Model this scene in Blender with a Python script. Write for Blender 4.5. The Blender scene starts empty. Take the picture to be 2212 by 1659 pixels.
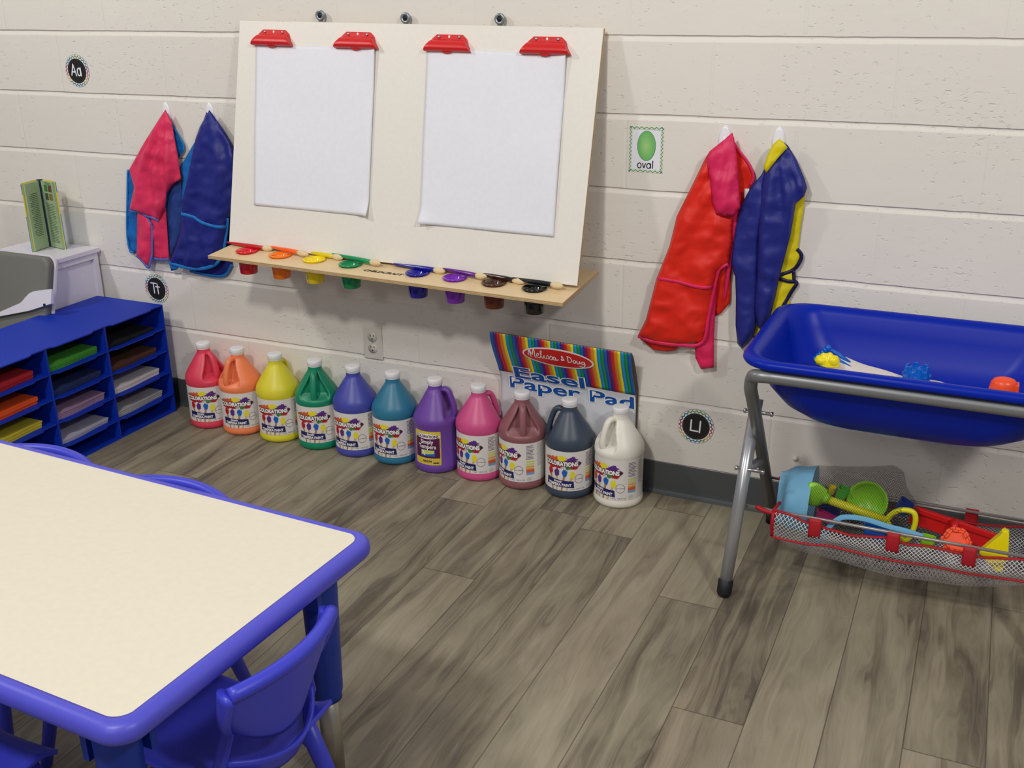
import bpy, bmesh, math, random
from math import pi, sin, cos, sqrt, atan2, radians, exp
from mathutils import Vector, Matrix, noise
from mathutils.geometry import delaunay_2d_cdt
random.seed(7)
S = bpy.context.scene
COL = S.collection

# ------------------------------------------------------------------ camera, world, lights, exposure
CAMP = Vector((3.20932, -2.79297, 1.444))
def cam_axes(yaw, pitch, roll):
    f = Vector((sin(yaw)*cos(pitch), cos(yaw)*cos(pitch), sin(pitch)))
    r = Vector((cos(yaw), -sin(yaw), 0)); u = r.cross(f)
    return r*cos(roll)+u*sin(roll), u*cos(roll)-r*sin(roll), f
R_, U_, F_ = cam_axes(-0.4285041, -0.3620017, -0.0105681)
cam = bpy.data.cameras.new('camera'); cam.sensor_width = 36; cam.lens = 36*2261.87/2212
cam.clip_start = .05; cam.clip_end = 60
camo = bpy.data.objects.new('camera', cam); COL.objects.link(camo)
M = Matrix((R_, U_, -F_)).transposed().to_4x4(); M.translation = CAMP
camo.matrix_world = M
S.camera = camo

w = bpy.data.worlds.new('world'); S.world = w; w.use_nodes = True
w.node_tree.nodes['Background'].inputs[0].default_value = (.86, .88, 1.0, 1)
w.node_tree.nodes['Background'].inputs[1].default_value = .23

def area(name, loc, target, size, power, color=(1, .97, .92)):
    l = bpy.data.lights.new(name, 'AREA'); l.shape = 'RECTANGLE'; l.size, l.size_y = size; l.energy = power; l.color = color
    o = bpy.data.objects.new(name, l); COL.objects.link(o); o.location = loc
    d = Vector(target)-Vector(loc); o.rotation_euler = d.to_track_quat('-Z', 'Y').to_euler()
    return o
WARM = (1, .965, .90)
area('ceiling_lamp', (2.0, -3.1, 2.98), (2.0, -.4, .95), (.24, .24), 43, WARM)
area('ceiling_lamp', (-.4, -2.0, 2.98), (.0, 0, 1.7), (.26, .26), 32, WARM)
area('ceiling_lamp', (4.7, -2.5, 2.98), (3.5, 0, 1.1), (.28, .28), 40, WARM)
area('ceiling_lamp', (2.4, -5.6, 2.98), (2.4, -2.0, .9), (.6, .6), 20, WARM)

S.view_settings.view_transform = 'Standard'; S.view_settings.look = 'None'
S.view_settings.exposure = 0.0; S.view_settings.gamma = 1.0; S.view_settings.use_curve_mapping = False

# ------------------------------------------------------------------ helpers
def lin(c):
    return tuple(((x/12.92) if x <= .04045 else ((x+.055)/1.055)**2.4) for x in c)
def rgb(r, g, b): return lin((r/255, g/255, b/255))
MATS = {}
def mat(name, c, rough=.5, metal=0, spec=.5, noise_amt=0, bump=0, bscale=80, trans=0, sub=0, coat=0):
    if name in MATS: return MATS[name]
    m = bpy.data.materials.new(name); m.use_nodes = True; nt = m.node_tree; b = nt.nodes['Principled BSDF']
    b.inputs['Base Color'].default_value = (*c, 1); b.inputs['Roughness'].default_value = rough
    b.inputs['Metallic'].default_value = metal; b.inputs['Specular IOR Level'].default_value = spec
    if trans: b.inputs['Transmission Weight'].default_value = trans
    if coat: b.inputs['Coat Weight'].default_value = coat; b.inputs['Coat Roughness'].default_value = .15
    if sub:
        b.inputs['Subsurface Weight'].default_value = sub; b.inputs['Subsurface Radius'].default_value = (.02, .02, .02); b.inputs['Subsurface Scale'].default_value = .5
    tc = nt.nodes.new('ShaderNodeTexCoord')
    n = nt.nodes.new('ShaderNodeTexNoise'); n.inputs['Scale'].default_value = bscale; n.inputs['Detail'].default_value = 4
    nt.links.new(tc.outputs['Object'], n.inputs['Vector'])
    amt = noise_amt or .04
    hs = nt.nodes.new('ShaderNodeMix'); hs.data_type = 'RGBA'
    hs.inputs[6].default_value = (*[x*(1-amt) for x in c], 1); hs.inputs[7].default_value = (*[min(1, x*(1+amt)) for x in c], 1)
    nt.links.new(n.outputs['Fac'], hs.inputs[0]); nt.links.new(hs.outputs[2], b.inputs['Base Color'])
    if bump:
        bp = nt.nodes.new('ShaderNodeBump'); bp.inputs['Strength'].default_value = bump; bp.inputs['Distance'].default_value = .001
        nt.links.new(n.outputs['Fac'], bp.inputs['Height']); nt.links.new(bp.outputs[0], b.inputs['Normal'])
    MATS[name] = m; return m

class N:
    """small node-graph helper"""
    def __init__(s, name):
        s.m = bpy.data.materials.new(name); s.m.use_nodes = True; s.t = s.m.node_tree; s.b = s.t.nodes['Principled BSDF']; MATS[name] = s.m
    def new(s, k, **kw):
        n = s.t.nodes.new('ShaderNode'+k)
        for a, v in kw.items(): setattr(n, a, v)
        return n
    def put(s, i, v):
        if hasattr(v, 'is_output') or hasattr(v, 'links'): s.t.links.new(v, i)
        else: i.default_value = v
    def math(s, op, *a):
        n = s.new('Math', operation=op)
        for i, v in enumerate(a): s.put(n.inputs[i], v)
        return n.outputs[0]
    def comb(s, x, y, z):
        n = s.new('CombineXYZ')
        for i, v in enumerate((x, y, z)): s.put(n.inputs[i], v)
        return n.outputs[0]
    def sep(s, v):
        n = s.new('SeparateXYZ'); s.put(n.inputs[0], v); return n.outputs
    def noise(s, vec, scale, detail=3, rough=.5, dist=0):
        n = s.new('TexNoise'); s.put(n.inputs['Vector'], vec)
        n.inputs['Scale'].default_value = scale; n.inputs['Detail'].default_value = detail
        n.inputs['Roughness'].default_value = rough; n.inputs['Distortion'].default_value = dist
        return n.outputs['Fac']
    def ramp(s, f, stops, interp='LINEAR'):
        n = s.new('ValToRGB'); n.color_ramp.interpolation = interp; e = n.color_ramp.elements
        while len(e) < len(stops): e.new(.5)
        for el, (p, c) in zip(e, stops):
            el.position = p; el.color = (*c, 1) if len(c) == 3 else c
        s.put(n.inputs[0], f); return n.outputs[0]
    def mix(s, f, a, b, blend='MIX'):
        n = s.new('Mix', data_type='RGBA', blend_type=blend)
        s.put(n.inputs[0], f)
        for i, v in ((6, a), (7, b)): s.put(n.inputs[i], (*v, 1) if isinstance(v, tuple) and len(v) == 3 else v)
        return n.outputs[2]
    def bump(s, h, strength, dist, prev=None):
        n = s.new('Bump'); n.inputs['Strength'].default_value = strength; n.inputs['Distance'].default_value = dist
        s.put(n.inputs['Height'], h)
        if prev is not None: s.put(n.inputs['Normal'], prev)
        return n.outputs[0]

class MB:
    """collects geometry with material slots, built as ONE mesh object"""
    def __init__(s): s.v = []; s.f = []; s.mi = []; s.ml = []; s.sm = []; s.uv = {}
    def slot(s, m):
        if m not in s.ml: s.ml.append(m)
        return s.ml.index(m)
    def add(s, vf, m, smooth=True, mx=None, uv=None):
        v, f = vf[0], vf[1]; o = len(s.v); k = s.slot(m)
        for i, p in enumerate(v):
            p = Vector(p); s.v.append(mx @ p if mx else p)
            if uv: s.uv[o+i] = uv[i]
        for q in f: s.f.append(tuple(i+o for i in q)); s.mi.append(k); s.sm.append(smooth)
        return s
    def build(s, name, parent=None, bevel=0, seg=2, subd=0, solid=0, off=0, weld=False, recalc=True):
        me = bpy.data.meshes.new(name); me.from_pydata([tuple(p) for p in s.v], [], s.f)
        for m in s.ml: me.materials.append(m)
        for p, i, sm in zip(me.polygons, s.mi, s.sm): p.material_index = i; p.use_smooth = sm
        if s.uv:
            ul = me.uv_layers.new(name='uv')
            for l in me.loops: ul.data[l.index].uv = s.uv.get(l.vertex_index, (0, 0))
        if weld or recalc:
            bm = bmesh.new(); bm.from_mesh(me)
            if weld: bmesh.ops.remove_doubles(bm, verts=bm.verts, dist=1e-5)
            if recalc: bmesh.ops.recalc_face_normals(bm, faces=bm.faces)
            bm.to_mesh(me); bm.free()
        me.update()
        o = bpy.data.objects.new(name, me); COL.objects.link(o)
        if parent: o.parent = parent
        if subd:
            a = o.modifiers.new('s', 'SUBSURF'); a.levels = a.render_levels = subd
        if solid:
            a = o.modifiers.new('t', 'SOLIDIFY'); a.thickness = solid; a.offset = off
        if bevel:
            a = o.modifiers.new('b', 'BEVEL'); a.width = bevel; a.segments = seg; a.limit_method = 'ANGLE'; a.angle_limit = radians(40)
        return o

def T(x=0, y=0, z=0): return Matrix.Translation((x, y, z))
def RZ(a): return Matrix.Rotation(a, 4, 'Z')
def RX(a): return Matrix.Rotation(a, 4, 'X')
def RY(a): return Matrix.Rotation(a, 4, 'Y')

def box(x0, x1, y0, y1, z0, z1):
    v = [(x, y, z) for x in (x0, x1) for y in (y0, y1) for z in (z0, z1)]
    return v, [(0, 1, 3, 2), (4, 6, 7, 5), (0, 4, 5, 1), (2, 3, 7, 6), (0, 2, 6, 4), (1, 5, 7, 3)]
def cbox(sx, sy, sz): return box(-sx/2, sx/2, -sy/2, sy/2, -sz/2, sz/2)
def lathe(prof, n=32, phase=0, caps=True):
    v = []; f = []
    for r, z in prof:
        for i in range(n):
            a = 2*pi*i/n+phase; v.append((r*cos(a), r*sin(a), z))
    for j in range(len(prof)-1):
        for i in range(n):
            k = (i+1) % n; f.append((j*n+i, j*n+k, (j+1)*n+k, (j+1)*n+i))
    if caps and prof[0][0] > 1e-6: f.append(tuple(range(n))[::-1])
    if caps and prof[-1][0] > 1e-6: f.append(tuple((len(prof)-1)*n+i for i in range(n)))
    return v, f
def tube(path, r, n=10, closed=False, flat=1.0, up=None):
    P = [Vector(p) for p in path]; L = len(P); v = []; f = []
    rr = r if isinstance(r, (list, tuple)) else [r]*L
    prev = None
    for i, p in enumerate(P):
        if closed: t = (P[(i+1) % L]-P[i-1])
        else: t = P[min(i+1, L-1)]-P[max(i-1, 0)]
        t.normalize()
        if prev is None:
            a = Vector(up) if up else (Vector((0, 0, 1)) if abs(t.z) < .9 else Vector((0, 1, 0)))
        else: a = prev
        a = (a-t*a.dot(t)).normalized(); prev = a; b = t.cross(a)
        for k in range(n):
            an = 2*pi*k/n; v.append(p+a*cos(an)*rr[i]*flat+b*sin(an)*rr[i])
    for i in range(L if closed else L-1):
        j = (i+1) % L
        for k in range(n):
            q = (k+1) % n; f.append((i*n+k, i*n+q, j*n+q, j*n+k))
    if not closed: f.append(tuple(range(n))[::-1]); f.append(tuple((L-1)*n+k for k in range(n)))
    return v, f
def spline(pts, n=8, closed=False):
    P = [Vector(p) if len(p) == 3 else Vector((p[0], p[1], 0)) for p in pts]; L = len(P); out = []
    for i in range(L if closed else L-1):
        g = lambda k: P[k % L] if closed else P[max(0, min(L-1, k))]
        a, b, c, d = g(i-1), g(i), g(i+1), g(i+2)
        for k in range(n):
            t = k/n
            out.append(.5*((2*b)+(c-a)*t+(2*a-5*b+4*c-d)*t*t+(3*b-a-3*c+d)*t**3))
    if not closed: out.append(P[-1])
    return out
def grid(fn, nu, nv, closeu=False):
    v = [fn(i/nu, j/nv) for j in range(nv+1) for i in range(nu if closeu else nu+1)]
    w = nu if closeu else nu+1; f = []
    for j in range(nv):
        for i in range(nu):
            k = (i+1) % w; f.append((j*w+i, j*w+k, (j+1)*w+k, (j+1)*w+i))
    return v, f
def edist(x, z, poly):
    d = 9; L = len(poly)
    for i in range(L):
        ax, az = poly[i]; bx, bz = poly[(i+1) % L]; dx, dz = bx-ax, bz-az; q = dx*dx+dz*dz
        t = 0 if q == 0 else max(0, min(1, ((x-ax)*dx+(z-az)*dz)/q))
        d = min(d, sqrt((x-ax-t*dx)**2+(z-az-t*dz)**2))
    return d
def inside(x, z, poly):
    c = False; L = len(poly); j = L-1
    for i in range(L):
        if (poly[i][1] > z) != (poly[j][1] > z) and x < (poly[j][0]-poly[i][0])*(z-poly[i][1])/(poly[j][1]-poly[i][1])+poly[i][0]: c = not c
        j = i
    return c
def fill(poly, sp):
    """triangulated interior of a 2D outline with an inner point grid -> 2D verts, tris"""
    P = []
    L = len(poly)
    for i in range(L):
        a = Vector(poly[i]); b = Vector(poly[(i+1) % L]); n = max(1, int((b-a).length/sp+.5))
        for k in range(n): P.append(a+(b-a)*k/n)
    nb = len(P); pl = [tuple(p) for p in P]
    x0, x1 = min(p.x for p in P), max(p.x for p in P); y0, y1 = min(p.y for p in P), max(p.y for p in P)
    j = 0; y = y0+sp*.5
    while y < y1:
        x = x0+sp*(.5 if j % 2 else 0)
        while x < x1:
            if inside(x, y, pl) and edist(x, y, pl) > sp*.45: P.append(Vector((x, y)))
            x += sp
        y += sp*.87; j += 1
    r = delaunay_2d_cdt(P, [(i, (i+1) % nb) for i in range(nb)], [], 1, 1e-6)
    return [tuple(v) for v in r[0]], [tuple(f) for f in r[2]]
def ell(cx, cy, rx, ry, n=32, a0=0, a1=2*pi): return [(cx+rx*cos(a0+(a1-a0)*i/n), cy+ry*sin(a0+(a1-a0)*i/n)) for i in range(n)]

TXT = {}
def text2d(body, size=1, bold=0, align='CENTER', shear=0, sx=1):
    key = (body, size, bold, align, shear, sx)
    if key in TXT: return TXT[key]
    cu = bpy.data.curves.new('t', 'FONT'); cu.body = body; cu.size = size; cu.offset = bold; cu.align_x = align; cu.shear = shear; cu.resolution_u = 4
    o = bpy.data.objects.new('t', cu); COL.objects.link(o)
    dg = bpy.context.evaluated_depsgraph_get(); dg.update()
    me = bpy.data.meshes.new_from_object(o.evaluated_get(dg))
    v = [(p.co.x*sx, p.co.y) for p in me.vertices]; f = [tuple(p.vertices) for p in me.polygons]
    bpy.data.objects.remove(o); bpy.data.curves.remove(cu); bpy.data.meshes.remove(me)
    TXT[key] = (v, f); return v, f
def lift(vf, fn): return [fn(*p[:2]) for p in vf[0]], vf[1]
def stroke(pts, wd, closed=False, n=6, smooth=True):
    """2D ribbon of width wd along a smooth path"""
    P = spline(pts, n, closed) if smooth else [Vector((p[0], p[1], 0)) for p in pts]
    L = len(P); v = []; f = []
    for i, p in enumerate(P):
        t = (P[(i+1) % L]-P[i-1]) if closed else (P[min(i+1, L-1)]-P[max(i-1, 0)])
        t.normalize(); q = Vector((-t.y, t.x, 0))*wd/2
        v += [tuple((p+q)[:2]), tuple((p-q)[:2])]
    for i in range(L if closed else L-1):
        j = (i+1) % L; f.append((2*i, 2*i+1, 2*j+1, 2*j))
    return v, f

def tag(o, label=None, cat=None, group=None, kind=None):
    if label: o['label'] = label
    if cat: o['category'] = cat
    if group: o['group'] = group
    if kind: o['kind'] = kind
    return o
def thing(name, label, cat, loc=(0, 0, 0), rz=0, group=None, mx=None):
    o = bpy.data.objects.new(name, None); COL.objects.link(o); o.empty_display_size = .05
    o.location = loc; o.rotation_euler = (0, 0, rz)
    if mx is not None: o.matrix_world = mx
    return tag(o, label, cat, group)

# ------------------------------------------------------------------ setting
CB = .2032; CW = .4572; Z0 = .300
def wall_material():
    n = N('painted_block'); tc = n.new('TexCoord'); x, y, z = n.sep(tc.outputs['Object'])
    wob = n.math('MULTIPLY', n.math('SUBTRACT', n.noise(n.comb(x, 0, z), 5, 3), .5), .0065)
    wob2 = n.math('MULTIPLY', n.math('SUBTRACT', n.noise(n.comb(x, 7, z), 45, 2), .5), .003)
    v = n.comb(n.math('ADD', x, wob), n.math('ADD', n.math('ADD', n.math('SUBTRACT', z, Z0), wob), wob2), 0)
    b = n.new('TexBrick'); n.put(b.inputs['Vector'], v); b.offset = .5; b.offset_frequency = 2; b.squash = 1
    b.inputs['Scale'].default_value = 1; b.inputs['Mortar Size'].default_value = .0062; b.inputs['Mortar Smooth'].default_value = 1.0
    b.inputs['Brick Width'].default_value = CW; b.inputs['Row Height'].default_value = CB
    b.inputs['Color1'].default_value = (0, 0, 0, 1); b.inputs['Color2'].default_value = (1, 1, 1, 1)
    fac = b.outputs['Fac']; bid = b.outputs['Color']
    # vertical joints are nearly filled with paint
    zz = n.math('ABSOLUTE', n.math('SUBTRACT', n.math('FRACT', n.math('ADD', n.math('DIVIDE', n.math('ADD', n.math('SUBTRACT', z, Z0), wob), CB), .5)), .5))
    horiz = n.math('LESS_THAN', zz, .034)
    depth = n.math('MULTIPLY', fac, n.math('SUBTRACT', 1, horiz))
    pv = n.comb(n.math('MULTIPLY', x, .75), 0, n.math('MULTIPLY', z, 1.35))
    big = n.noise(pv, 3.5, 2)
    pit = n.noise(pv, 62, 3, .6)
    thr = n.math('ADD', n.math('MULTIPLY', big, -.30), .775)
    pits = n.math('MAXIMUM', n.math('SUBTRACT', pit, thr), 0)
    pits = n.math('MINIMUM', n.math('MULTIPLY', pits, 9), 1)
    sp = n.new('TexVoronoi'); sp.feature = 'F1'; n.put(sp.inputs['Vector'], n.comb(n.math('MULTIPLY', x, .6), 0, z)); sp.inputs['Scale'].default_value = 55
    sel = n.new('TexWhiteNoise', noise_dimensions='3D'); n.put(sel.inputs['Vector'], sp.outputs['Position'])
    spot = n.math('MULTIPLY', n.math('LESS_THAN', sp.outputs['Distance'], .2), n.math('GREATER_THAN', sel.outputs['Value'], .86))
    fine = n.noise(pv, 260, 2)
    wav = n.noise(pv, 16, 3)
    nz = n.bump(depth, .5, -.0022)
    nz = n.bump(pits, .8, -.0016, nz)
    nz = n.bump(spot, .7, -.002, nz)
    nz = n.bump(n.math('ADD', n.math('MULTIPLY', wav, 1.0), n.math('MULTIPLY', fine, .11)), .45, .0022, nz)
    n.put(n.b.inputs['Normal'], nz)
    tone = n.noise(n.comb(x, 0, z), 1.3, 2)
    c = n.mix(tone, rgb(226, 221, 212), rgb(238, 233, 225))
    c = n.mix(n.math('MULTIPLY', n.noise(pv, 9, 3), .10), c, rgb(216, 203, 196))
    c = n.mix(n.math('MULTIPLY', fac, .10), c, rgb(240, 236, 226))
    n.put(n.b.inputs['Base Color'], c)
    n.b.inputs['Roughness'].default_value = .5; n.b.inputs['Specular IOR Level'].default_value = .35
    return n.m
def floor_material():
    n = N('vinyl_plank'); tc = n.new('TexCoord'); x, y, z = n.sep(tc.outputs['Object'])
    W, L = .1539, 1.22
    rx = n.math('DIVIDE', n.math('SUBTRACT', x, 2.2835), W); row = n.math('FLOOR', rx); fx = n.math('FRACT', rx)
    wn = n.new('TexWhiteNoise', noise_dimensions='1D'); n.put(wn.inputs['W'], row)
    ry = n.math('ADD', n.math('DIVIDE', y, L), n.math('MULTIPLY', wn.outputs['Value'], 7.3)); col = n.math('FLOOR', ry); fy = n.math('FRACT', ry)
    wi = n.new('TexWhiteNoise', noise_dimensions='2D'); n.put(wi.inputs['Vector'], n.comb(row, col, 0)); pid = wi.outputs['Value']
    off = n.math('MULTIPLY', pid, 37)
    # long flowing grain, stretched along the plank
    gx = n.math('ADD', n.math('MULTIPLY', x, 1), off)
    base = n.comb(n.math('MULTIPLY', gx, 7.5), n.math('ADD', n.math('MULTIPLY', y, .85), off), 0)
    warp = n.noise(base, 1.2, 3, .55)
    g1 = n.noise(n.comb(n.math('ADD', n.math('MULTIPLY', gx, 26), n.math('MULTIPLY', warp, 6.0)), n.math('ADD', n.math('MULTIPLY', y, 1.15), off), 0), 1, 5, .62)
    g2 = n.noise(n.comb(n.math('ADD', n.math('MULTIPLY', gx, 190), n.math('MULTIPLY', warp, 40)), n.math('MULTIPLY', y, 9), 0), 1, 3, .6)
    blot = n.noise(n.comb(n.math('MULTIPLY', gx, 6), n.math('MULTIPLY', y, 2.2), off), 1.5, 3)
    kv = n.new('TexVoronoi'); n.put(kv.inputs['Vector'], n.comb(n.math('MULTIPLY', gx, 5.5), n.math('ADD', n.math('MULTIPLY', y, 1.7), off), 0)); kv.inputs['Scale'].default_value = 1
    knot = n.math('MINIMUM', n.math('MULTIPLY', n.math('MAXIMUM', n.math('SUBTRACT', .15, kv.outputs['Distance']), 0), 6), 1)
    f = n.math('ADD', n.math('MULTIPLY', g1, .62), n.math('ADD', n.math('MULTIPLY', g2, .16), n.math('MULTIPLY', blot, .30)))
    f = n.math('SUBTRACT', f, n.math('MULTIPLY', knot, .22))
    f = n.math('ADD', f, n.math('MULTIPLY', n.math('SUBTRACT', pid, .5), .15))
    c = n.ramp(f, [(.30, rgb(76, 69, 60)), (.43, rgb(103, 95, 84)), (.53, rgb(138, 129, 113)), (.62, rgb(156, 147, 129)), (.76, rgb(172, 164, 146))])
    tint = n.mix(n.noise(n.comb(n.math('MULTIPLY', gx, 3), y, off), 1.1, 1), rgb(255, 244, 236), rgb(240, 250, 238))
    c = n.mix(.7, c, tint, 'MULTIPLY')
    ex = n.math('MINIMUM', fx, n.math('SUBTRACT', 1, fx)); ey = n.math('MINIMUM', fy, n.math('SUBTRACT', 1, fy))
    seam = n.math('MAXIMUM', n.math('LESS_THAN', ex, .0085), n.math('LESS_THAN', ey, .0012))
    c = n.mix(n.math('MULTIPLY', seam, .62), c, rgb(62, 56, 48))
    n.put(n.b.inputs['Base Color'], c)
    n.put(n.b.inputs['Roughness'], n.math('ADD', .40, n.math('MULTIPLY', g2, .12)))
    n.b.inputs['Specular IOR Level'].default_value = .4
    h = n.math('SUBTRACT', n.math('MULTIPLY', g2, .4), seam)
    n.put(n.b.inputs['Normal'], n.bump(h, .35, .0006))
    return n.m
m_wall = wall_material(); m_floor = floor_material()
b = MB(); gp = [(-.0100, 0), (-.0079, 0), (-.0078, 0), (-.0071, .0034), (-.0055, .0045), (-.0020, .0045), (.0020, .0034), (.0055, .0017), (.0085, .0003), (.0098, 0), (.0099, 0), (.0120, 0)]
zl = [(0, 0)]
k = -1
while Z0+k*CB < 3.0:
    zl += [(Z0+k*CB-a, d) for a, d in gp]; k += 1     # a rises downward through the joint: steep upper lip, sloping lower lip
zl = sorted(zl)+[(3.0, 0)]
xsl = [-2.2+.04*i for i in range(44)]+[-.44+.018*i for i in range(232)]+[3.74+.05*i for i in range(76)]
vv = []; W_n = len(xsl)
for z, d in zl:
    for x in xsl:
        dz = (noise.noise(Vector((x*5, z*3, 0)))*.0022+noise.noise(Vector((x*26, z*9, 4)))*.0010) if 0 < z < 3 else 0
        rgh = noise.noise(Vector((x*30, z*60, 9)))*.0006 if d > .0004 else 0
        vv.append((x, d+rgh*(1 if d else 0), z+dz))
ff = [(j*W_n+i, j*W_n+i+1, (j+1)*W_n+i+1, (j+1)*W_n+i) for j in range(len(zl)-1) for i in range(W_n-1)]
b.add((vv, ff), m_wall, True).add(box(-2.2, 7.5, .006, .2, 0, 3.0), m_wall, False); tag(b.build('wall_back', recalc=False), kind='structure')
b = MB().add(box(-2.2, 7.5, -7.5, .2, -.1, 0), m_floor, False); tag(b.build('floor'), kind='structure')
m_base = mat('rubber_cove_base', rgb(78, 82, 84), .42, spec=.5, bump=.1)
prof = [(-.0, .1016), (-.0032, .1016), (-.0036, .099), (-.0036, .022), (-.0045, .013), (-.0075, .006), (-.0125, .002), (-.013, 0), (0, 0)]
v = [(x, y, z) for x in (-2.2, 7.5) for y, z in prof]; L = len(prof)
f = [(i, (i+1) % L, L+(i+1) % L, L+i) for i in range(L)]
b = MB().add((v, f+[tuple(range(L)), tuple(range(L, 2*L))]), m_base, False); tag(b.build('baseboard_back'), kind='structure')

# ------------------------------------------------------------------ easel on the wall
m_white = mat('white_laminate', rgb(236, 231, 222), .38)
m_ply = mat('birch_ply', rgb(228, 202, 158), .45, noise_amt=.08, bscale=25)
m_plyd = mat('ply_edge', rgb(168, 136, 92), .6, noise_amt=.25, bscale=140)
m_plyl = mat('ply_edge_light', rgb(205, 176, 130), .6, noise_amt=.1)
m_red = mat('red_clip_plastic', rgb(214, 28, 32), .35, bump=.3, bscale=400)
m_steel = mat('bright_steel', rgb(200, 200, 200), .25, metal=1)
m_black = mat('black_ink', rgb(22, 20, 20), .6)
m_paper = mat('white_paper', rgb(234, 235, 243), .7)
O_ = Vector((1.03, -.18, .690)); U3 = (Vector((2.2155, -.18, .6745))-O_); V3 = Vector((1.03, -.03, 1.356))-O_
U3.normalize(); V3 = (V3-U3*V3.dot(U3)).normalized(); N3 = U3.cross(V3)
MXB = Matrix((U3, V3, N3)).transposed().to_4x4(); MXB.translation = O_
MXBI = MXB.inverted()
BW, BH = 1.186, .6835
easel = thing('painting_easel', 'wide white wall easel board with red clips and a birch tray', 'easel', mx=MXB)
b = MB(); P = [(-.0, 0), (BW, 0), (BW, BH), (0, BH)]
b.add(box(0, BW, 0, BH, -.0015, 0), m_white, False)
b.add(box(0, BW, 0, BH, -.0045, -.0015), m_plyl, False).add(box(0, BW, 0, BH, -.0075, -.0045), m_plyd, False).add(box(0, BW, 0, BH, -.0125, -.0075), m_plyl, False)
b.build('board', easel)
# tray: world plane with eight round openings for the pots
TFL, TFR, TBR = Vector((1.03, -.286, .675)), Vector((2.217, -.290, .655)), Vector((2.212, -.012, .677))
tu = (TFR-TFL).normalized(); tn = tu.cross((TBR-TFR)).normalized(); tv = tn.cross(tu)
MXT = Matrix((tu, tv, tn)).transposed().to_4x4(); MXT.translation = TFL
TW, TD = (TFR-TFL).length, .276
CUPS = [MXT.inverted() @ Vector(q) for q in [(1.124,-0.2095,0.6794),(1.25,-0.2134,0.677),(1.375,-0.211,0.6751),(1.504,-0.2156,0.6726),(1.733,-0.2168,0.6687),(1.855,-0.2153,0.6668),(1.979,-0.2155,0.6648),(2.103,-0.2144,0.6628)]]
b = MB(); mt = MXBI @ MXT
cy = sum(c.y for c in CUPS)/8; hw = .045
def plate(x0, x1, y0, y1, z): return [(x0, y0, z), (x1, y0, z), (x1, y1, z), (x0, y1, z)], [(0, 1, 2, 3)]
xs = [0]
for c in CUPS: xs += [c.x-hw, c.x+hw]
xs.append(TW)
for z, m_ in ((0, m_ply), (-.010, m_ply)):
    b.add(plate(0, TW, 0, cy-hw, z), m_, False, mt).add(plate(0, TW, cy+hw, TD, z), m_, False, mt)
    for i in range(0, len(xs), 2): b.add(plate(xs[i], xs[i+1], cy-hw, cy+hw, z), m_, False, mt)
    for c in CUPS:
        vs = []; fs = []; n = 32
        for i in range(n):
            a = 2*pi*i/n+pi/4; ca, sa = cos(a), sin(a); q = hw/max(abs(ca), abs(sa))
            vs += [(c.x+ca*q, cy+sa*q, z), (c.x+ca*.0325, cy+sa*.0325, z)]
        for i in range(n): j = (i+1) % n; fs.append((2*i, 2*j, 2*j+1, 2*i+1))
        b.add((vs, fs), m_, False, mt)
for k, (z0, z1, m_) in enumerate(((-.002, 0, m_plyl), (-.0035, -.002, m_plyd), (-.0065, -.0035, m_plyl), (-.008, -.0065, m_plyd), (-.010, -.008, m_plyl))):
    e = .0
    for q in (((0, 0), (TW, 0)), ((TW, 0), (TW, TD)), ((TW, TD), (0, TD)), ((0, TD), (0, 0))):
        (xa, ya), (xb, yb) = q; b.add(([(xa, ya, z0), (xb, yb, z0), (xb, yb, z1), (xa, ya, z1)], [(0, 1, 2, 3)]), m_, False, mt)
for c in CUPS: b.add(lathe([(.0325, 0), (.0325, -.010)], 32, 0, False), m_plyd, True, mt @ T(c.x, cy, 0))
tray = b.build('tray', easel, recalc=False)
tag(tray, 'birch plywood tray with eight round openings')
lt = text2d('CHILDCRAFT', .019, .0007, 'CENTER', .25, 1.15); c5 = [MXT.inverted() @ Vector(q) for q in [(1.633,-0.2398,0.6686),(1.567,-0.2288,0.6706),(1.683,-0.2262,0.6688)]]
lv = text2d('C', .025, .0005, 'CENTER', .25, 1.15)
b = MB().add(([(c5[0].x-.002+x, c5[0].y-.006+y, .0006) for x, y in lt[0]], lt[1]), m_black, False, mt)
b.build('lettering', tray)
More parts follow.
